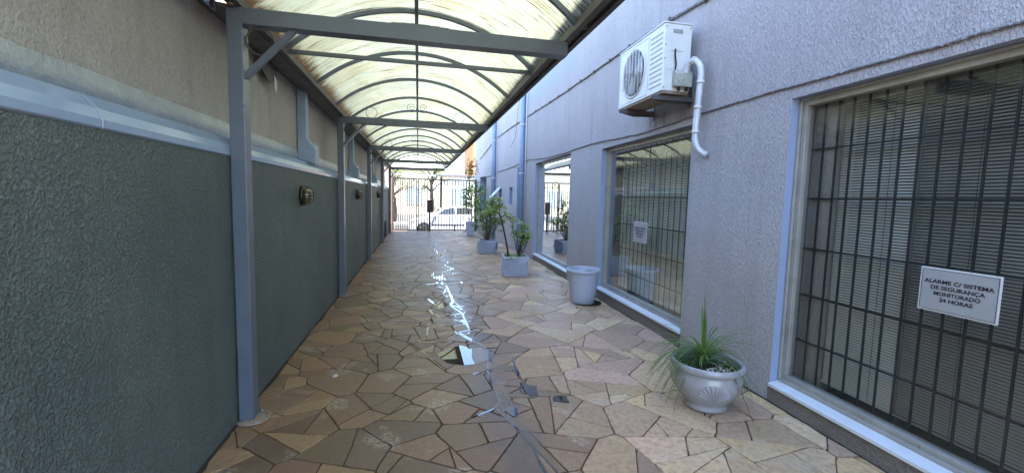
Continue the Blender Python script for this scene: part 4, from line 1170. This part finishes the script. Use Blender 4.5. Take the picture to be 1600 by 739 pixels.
g.tube(stem, [.024*(1-.6*i/19) for i in range(19)], 7); g.tube([Vector((c[0], c[1], .5)), Vector((c[0]-.14, c[1], 1.1)), Vector((c[0]-.17, c[1], 1.7))], [.018, .014, .008], 6)
g.tube([Vector((c[0], c[1], .5)), Vector((c[0]+.22, c[1], 1.0)), Vector((c[0]+.32, c[1]-.05, 1.5)), Vector((c[0]+.36, c[1]-.05, 1.95))], [.018, .014, .01, .006], 6); g.build('stems', M['bark_light'], t)
g, lay = newleaf()
for k in range(620):
    z = R.uniform(.95, 2.6); x = c[0]+.05*sin(z*2)+R.gauss(0, .11); y = c[1]+R.gauss(0, .1)
    if k % 3 == 0: x = c[0]-.16+R.gauss(0, .07); z = R.uniform(1.1, 1.9)
    if k % 3 == 1: x = c[0]+.3+R.gauss(0, .12); z = R.uniform(.9, 2.05)
    leaf(g, lay, (x, y, z), rdir(-.3, .8), (0, 0, 1), R.uniform(.12, .2), R.uniform(.05, .075), .8, seg=3)
g.build('foliage', M['leaf'], t)
g, lay = newleaf()
for k in range(130):
    leaf(g, lay, (c[0]+R.gauss(0, .12), c[1]+R.gauss(0, .08), R.uniform(2.35, 2.9)), rdir(-.1, .9), (0, 0, 1), R.uniform(.13, .22), R.uniform(.05, .07), .6, seg=3)
g.build('pink_leaves', M['leaf_red'], t)
g, lay = newleaf()
for _ in range(160):
    leaf(g, lay, (R.gauss(1.95, .28), R.gauss(16.2, .3), .008+R.random()*.012), rdir(-.02, .12), (0, 0, 1), R.uniform(.04, .09), R.uniform(.02, .035), .1, seg=2)
o = g.build('fallen_leaves', M['dead']); tag(o, 'dry brown leaves littered on the paving around the pale pot by the gate', 'leaf litter', kind='stuff')
t = thing('paper_scrap', (-.66, 3.65, 0), 'tiny white scrap of litter on the paving near the nearest post', 'litter')
g = MB(); g.prism([(-.68, 3.63), (-.655, 3.625), (-.64, 3.65), (-.66, 3.675), (-.675, 3.66)], 'z', .004, .012); g.build('scrap', M['sign_white'], t)

# ------------------------------------------------------------------ gate
GY = 18.82
gt = thing('gate', (.7, GY, 0), 'dark brown steel bar gate of two leaves closing the end of the passage', 'gate')
GX0, GXM, GX1, GZ0, GZ1 = -1.06, -.03, 2.46, .02, 2.24
for (a, b, nb_, mt) in ((GX0, GXM-.01, 9, 'gate_red'), (GXM+.01, GX1, 19, 'gate')):
    g = MB(); f_ = .05
    g.box((a, GY, GZ0), (a+f_, GY+.04, GZ1)); g.box((b-f_, GY, GZ0), (b, GY+.04, GZ1)); g.box((a+f_, GY+.001, GZ1-f_), (b-f_, GY+.039, GZ1)); g.box((a+f_, GY+.001, GZ0), (b-f_, GY+.039, GZ0+f_))
    lf = g.build('gate_leaf', M['gate'], gt)
    g = MB()
    for k in range(nb_):
        x = a+f_+(b-a-2*f_)*(k+1)/(nb_+1); g.box((x-.018, GY+.01, GZ0+f_), (x+.018, GY+.03, GZ1-f_))
    g.build('bars', M[mt] if mt == 'gate' else M['gate'], lf)
g = MB(); g.box((.36, GY-.07, .80), (.60, GY-.002, 1.34)); lb = g.build('lock_box', M['gate'], gt, bevel=.005)
g = MB(); g.box((.44, GY-.05, -.02), (.52, GY-.005, .80)); g.build('lock_post', M['gate'], gt)
g = MB(); g.tube([(.40, GY-.09, 1.0), (.40, GY-.12, 1.0), (.40, GY-.12, 1.14), (.40, GY-.09, 1.14), (.40, GY-.07, 1.14)], .008, 6); g.build('handle', M['steel'], lb)
for x in (1.55,):
    g = MB(); g.box((x-.02, GY-.03, -.03), (x+.02, GY-.004, .28)); g.build('drop_bolt', M['gate'], gt)
t = thing('gate_post', (-1.08, GY-.05, 0), 'slim rust-brown gate post standing against the end of the green wall', 'post')
g = MB(); g.box((-1.096, GY-.10, 0), (-1.04, GY-.015, 2.5)); g.build('post', M['gate_red'], t)
for z in (.3, 1.2, 2.0):
    g = MB(); g.tube([(-1.035, GY-.02, z), (-1.035, GY-.02, z+.1)], .018, 8); g.build('hinge', M['gate'], t)
t = thing('gate_post', (2.5, GY, 0), 'dark gate post on the right side beside the lavender wall', 'post')
g = MB(); g.box((2.462, GY-.02, 0), (WX(18.8)+.01, GY+.05, 2.26)); g.build('post', M['gate'], t)
t = thing('portal_beam', (.7, GY, 2.45), 'thin pale horizontal lintel tube above the gate', 'lintel')
g = MB(); g.box((-1.05, GY+.0, 2.36), (2.47, GY+.05, 2.42)); g.build('tube', M['white_pipe'], t)
g = MB(); g.box((-1.6, GY-.22, -.3), (-1.05-.05, GY+.25, 2.55)); tag(g.build('gate_pier', M['grey_wall']), 'grey rendered pier at the end of the green wall by the gate', 'pier')

# ------------------------------------------------------------------ street
def car(x0, yn, zg):
    t = thing('parked_car', (x0+2, yn+.85, zg), 'white hatchback car parked in the street beyond the gate', 'car')
    Wd = 1.72; Y0c, Y1c = yn, yn+Wd
    prof = [(.05, .28), (.0, .45), (.03, .62), (.10, .72), (.5, .84), (1.0, .95), (1.12, .98)]
    belt = [(1.12, .98), (1.6, 1.03), (2.4, 1.05), (3.2, 1.06), (3.75, 1.04)]
    rear = [(3.85, .95), (3.96, .7), (3.97, .45), (3.9, .27)]
    low = prof+belt[1:]+rear
    # wheel arches cut in the lower outline
    arch = []
    for cx in (3.22, .74):
        arch.append((cx+.36, .27))
        for k in range(9): a = pi*k/8; arch.append((cx+.35*cos(a), .30+.35*sin(a)))
        arch.append((cx-.36, .27))
    poly = low+arch
    g = MB()
    secs = [(Y0c+.0, .97, -.01), (Y0c+.05, 1, 0), (Y1c-.05, 1, 0), (Y1c, .97, -.01)]
    rings = [[g.v((x0+2+(px-2)*k, y, zg+pz)) for px, pz in poly] for y, k, dz in secs]
    for A_, B_ in zip(rings, rings[1:]):
        for i in range(len(poly)):
            f = g.bm.faces.new((A_[i], A_[(i+1) % len(poly)], B_[(i+1) % len(poly)], B_[i]))
    g.bm.faces.new(rings[0][::-1]); g.bm.faces.new(rings[-1])
    # cabin
    def top(y0, ins):
        return [g.v((x0+px, y0, zg+pz)) for px, pz in ((1.05, .96), (3.80, 1.0))]
    cab = [(1.02, .96), (1.35, 1.15), (1.78, 1.38), (2.2, 1.47), (2.8, 1.485), (3.3, 1.44), (3.65, 1.28), (3.84, 1.0)]
    def yof(z): return .03+.20*max(0, (z-1.0)/.48)
    A_ = [g.v((x0+px, Y0c+yof(pz), zg+pz)) for px, pz in cab]; B_ = [g.v((x0+px, Y1c-yof(pz), zg+pz)) for px, pz in cab]
    for i in range(len(cab)-1):
        f = g.bm.faces.new((A_[i], A_[i+1], B_[i+1], B_[i])); f.smooth = True
    g.bm.faces.new(A_); g.bm.faces.new(B_[::-1])
    body = g.build('body', M['car'], t, bevel=.02)
    for nm, P in (('side_window', [(1.42, 1.06), (1.84, 1.34), (2.18, 1.40), (2.30, 1.40), (2.30, 1.07)]), ('side_window', [(2.38, 1.07), (2.38, 1.40), (2.85, 1.41), (3.16, 1.38), (3.2, 1.08)]), ('side_window', [(3.28, 1.09), (3.25, 1.365), (3.50, 1.26), (3.60, 1.12)])):
        for yy, s_ in ((Y0c, -1), (Y1c, 1)):
            g = MB(); g.face([(x0+px, yy-s_*(yof(pz))+s_*.006, zg+pz) for px, pz in P]); g.build(nm, M['car_glass'], body)
    g = MB(); g.face([(x0+1.16, Y0c+.15, zg+1.045), (x0+1.16, Y1c-.15, zg+1.045), (x0+1.74, Y1c-.26, zg+1.372), (x0+1.74, Y0c+.26, zg+1.372)]); 
    for v_ in g.bm.verts: v_.co.z += .02; v_.co.x -= .012
    g.build('windscreen', M['car_glass'], body)
    g = MB(); g.cbox((x0+1.40, Y0c-.09, zg+1.07), (.12, .16, .12)); g.build('mirror', M['car'], t, bevel=.03)
    g = MB(); g.prism([(.05, .60), (.10, .72), (.42, .80), (.40, .70), (.12, .58)], 'y', Y0c-.004, Y0c+.2)
    for v_ in g.bm.verts: v_.co.x += x0; v_.co.z += zg
    g.build('headlight', M['tail'], t)
    for px in (1.34, 2.34):
        g = MB(); g.box((x0+px+.72, Y0c-.018, zg+.86), (x0+px+.88, Y0c-.001, zg+.89)); g.build('door_handle', M['car'], t)
    g = MB()
    for px in (1.28, 2.34, 3.25): g.box((x0+px-.004, Y0c-.003, zg+.30), (x0+px+.004, Y0c+.001, zg+1.02))
    g.box((x0+1.15, Y0c-.012, zg+.52), (x0+2.8, Y0c+.0, zg+.57)); g.build('door_seams', M['rubber'], body)
    g = MB(); g.box((x0-.006, Y0c+.3, zg+.34), (x0+.02, Y1c-.3, zg+.48)); g.build('air_intake', M['rubber'], t)
    for cx in (.74, 3.22):
        for yy, s_ in ((Y0c+.02, 1), (Y1c-.22, -1)):
            g = MB(); g.lathe([(.18, .0), (.29, .0), (.315, .03), (.315, .17), (.29, .2), (.18, .2)], (x0+cx, yy, zg+.315), 28, 'y'); wh = g.build('wheel', M['tyre'], t)
            g = MB(); yo = .02 if s_ > 0 else .18
            g.lathe([(.001, yo), (.05, yo), (.06, yo+.02*s_), (.19, yo+.03*s_)], (x0+cx, yy, zg+.315), 28, 'y'); 
            for k in range(5):
                a = k*2*pi/5; g.tube([(x0+cx+.04*cos(a), yy+yo, zg+.315+.04*sin(a)), (x0+cx+.185*cos(a), yy+yo-.004*s_, zg+.315+.185*sin(a))], .022, 5)
            g.build('rim', M['rim'], wh)
    return t
car(-.50, 21.7, -.46)

# buildings across the street
def facade(name, x0, x1, y, h, m, label, rows, cols, cat='building', door=True):
    t = thing(name, ((x0+x1)/2, y+3, -.33), label, cat)
    g = MB(); g.box((x0, y, -.6), (x1, y+7, h)); g.build('wall', m, t)
    g = MB(); g.box((x0-.15, y-.18, h), (x1+.15, y+7.1, h+.18)); g.build('roof', M['roof_tile'], t)
    g = MB(); g.box((x0, y-.05, -.33), (x1, y-.001, .1)); g.build('base_course', M['concrete'], t)
    for r_ in range(rows):
        for c_ in range(cols):
            xx = x0+(x1-x0)*(c_+.5)/cols; zz = .9+r_*2.9
            if zz+1.4 > h: continue
            g = MB(); g.box((xx-.65, y-.05, zz), (xx+.65, y-.002, zz+1.3)); wn = g.build('window', M['white_sill'], t)
            g = MB(); g.box((xx-.57, y-.062, zz+.07), (xx-.02, y-.052, zz+1.23)); g.box((xx+.02, y-.062, zz+.07), (xx+.57, y-.052, zz+1.23)); g.build('glare_pane', M['louvre'], wn)  # pale panes: street glare over dark glass is put into their colour
    return t
facade('cream_house', -9, 1.6, 33, 3.4, M['cream'], 'low cream house across the street seen through the left gate leaf', 1, 3)
facade('pale_house', 1.8, 4.35, 33.4, 3.0, M['pale_f'], 'pale low building across the street seen through the right gate leaf', 1, 1)
facade('orange_building', 4.45, 12, 36, 8.5, M['orange'], 'orange rendered building across the street beside the lavender wall', 2, 2)
# street trees
def tree(x, y, zg, h, r, label, n=900):
    t = thing('street_tree', (x, y, zg), label, 'tree', 'street trees')
    g = MB(); pts = [Vector((x+.08*sin(i), y, zg+h*.6*i/6)) for i in range(7)]
    g.tube(pts, [.14*(1-.08*i) for i in range(7)], 9)
    tips = []
    for k in range(9):
        b = pts[4+k % 3]; d = rdir(.15, .9); q = b+d*r*R.uniform(.6, 1.1); g.tube([b, (b+q)/2+Vector((0, 0, .15)), q], [.06, .04, .015], 6); tips.append(q)
        for _ in range(3):
            q2 = q+rdir(-.2, .9)*r*.4; g.tube([q, q2], [.02, .008], 5); tips.append(q2)
    g.build('trunk', M['bark'], t)
    g, lay = newleaf()
    for k in range(n):
        p = R.choice(tips)+rdir(-1, 1)*R.uniform(0, r*.32); leaf(g, lay, p, rdir(-.5, .6), (0, 0, 1), R.uniform(.12, .22), R.uniform(.06, .1), .5, seg=2)
    g.build('crown', M['leaf_tree'], t)
tree(-1.6, 30.6, -.33, 4.6, 1.5, 'leafy street tree across the road at the left of the gate')
tree(.95, 30.2, -.33, 5.2, 1.3, 'street tree with a dark trunk across the road behind the lock box', 700)
tree(4.2, 30.8, -.33, 3.6, .9, 'small green street tree across the road seen over the white car', 700)
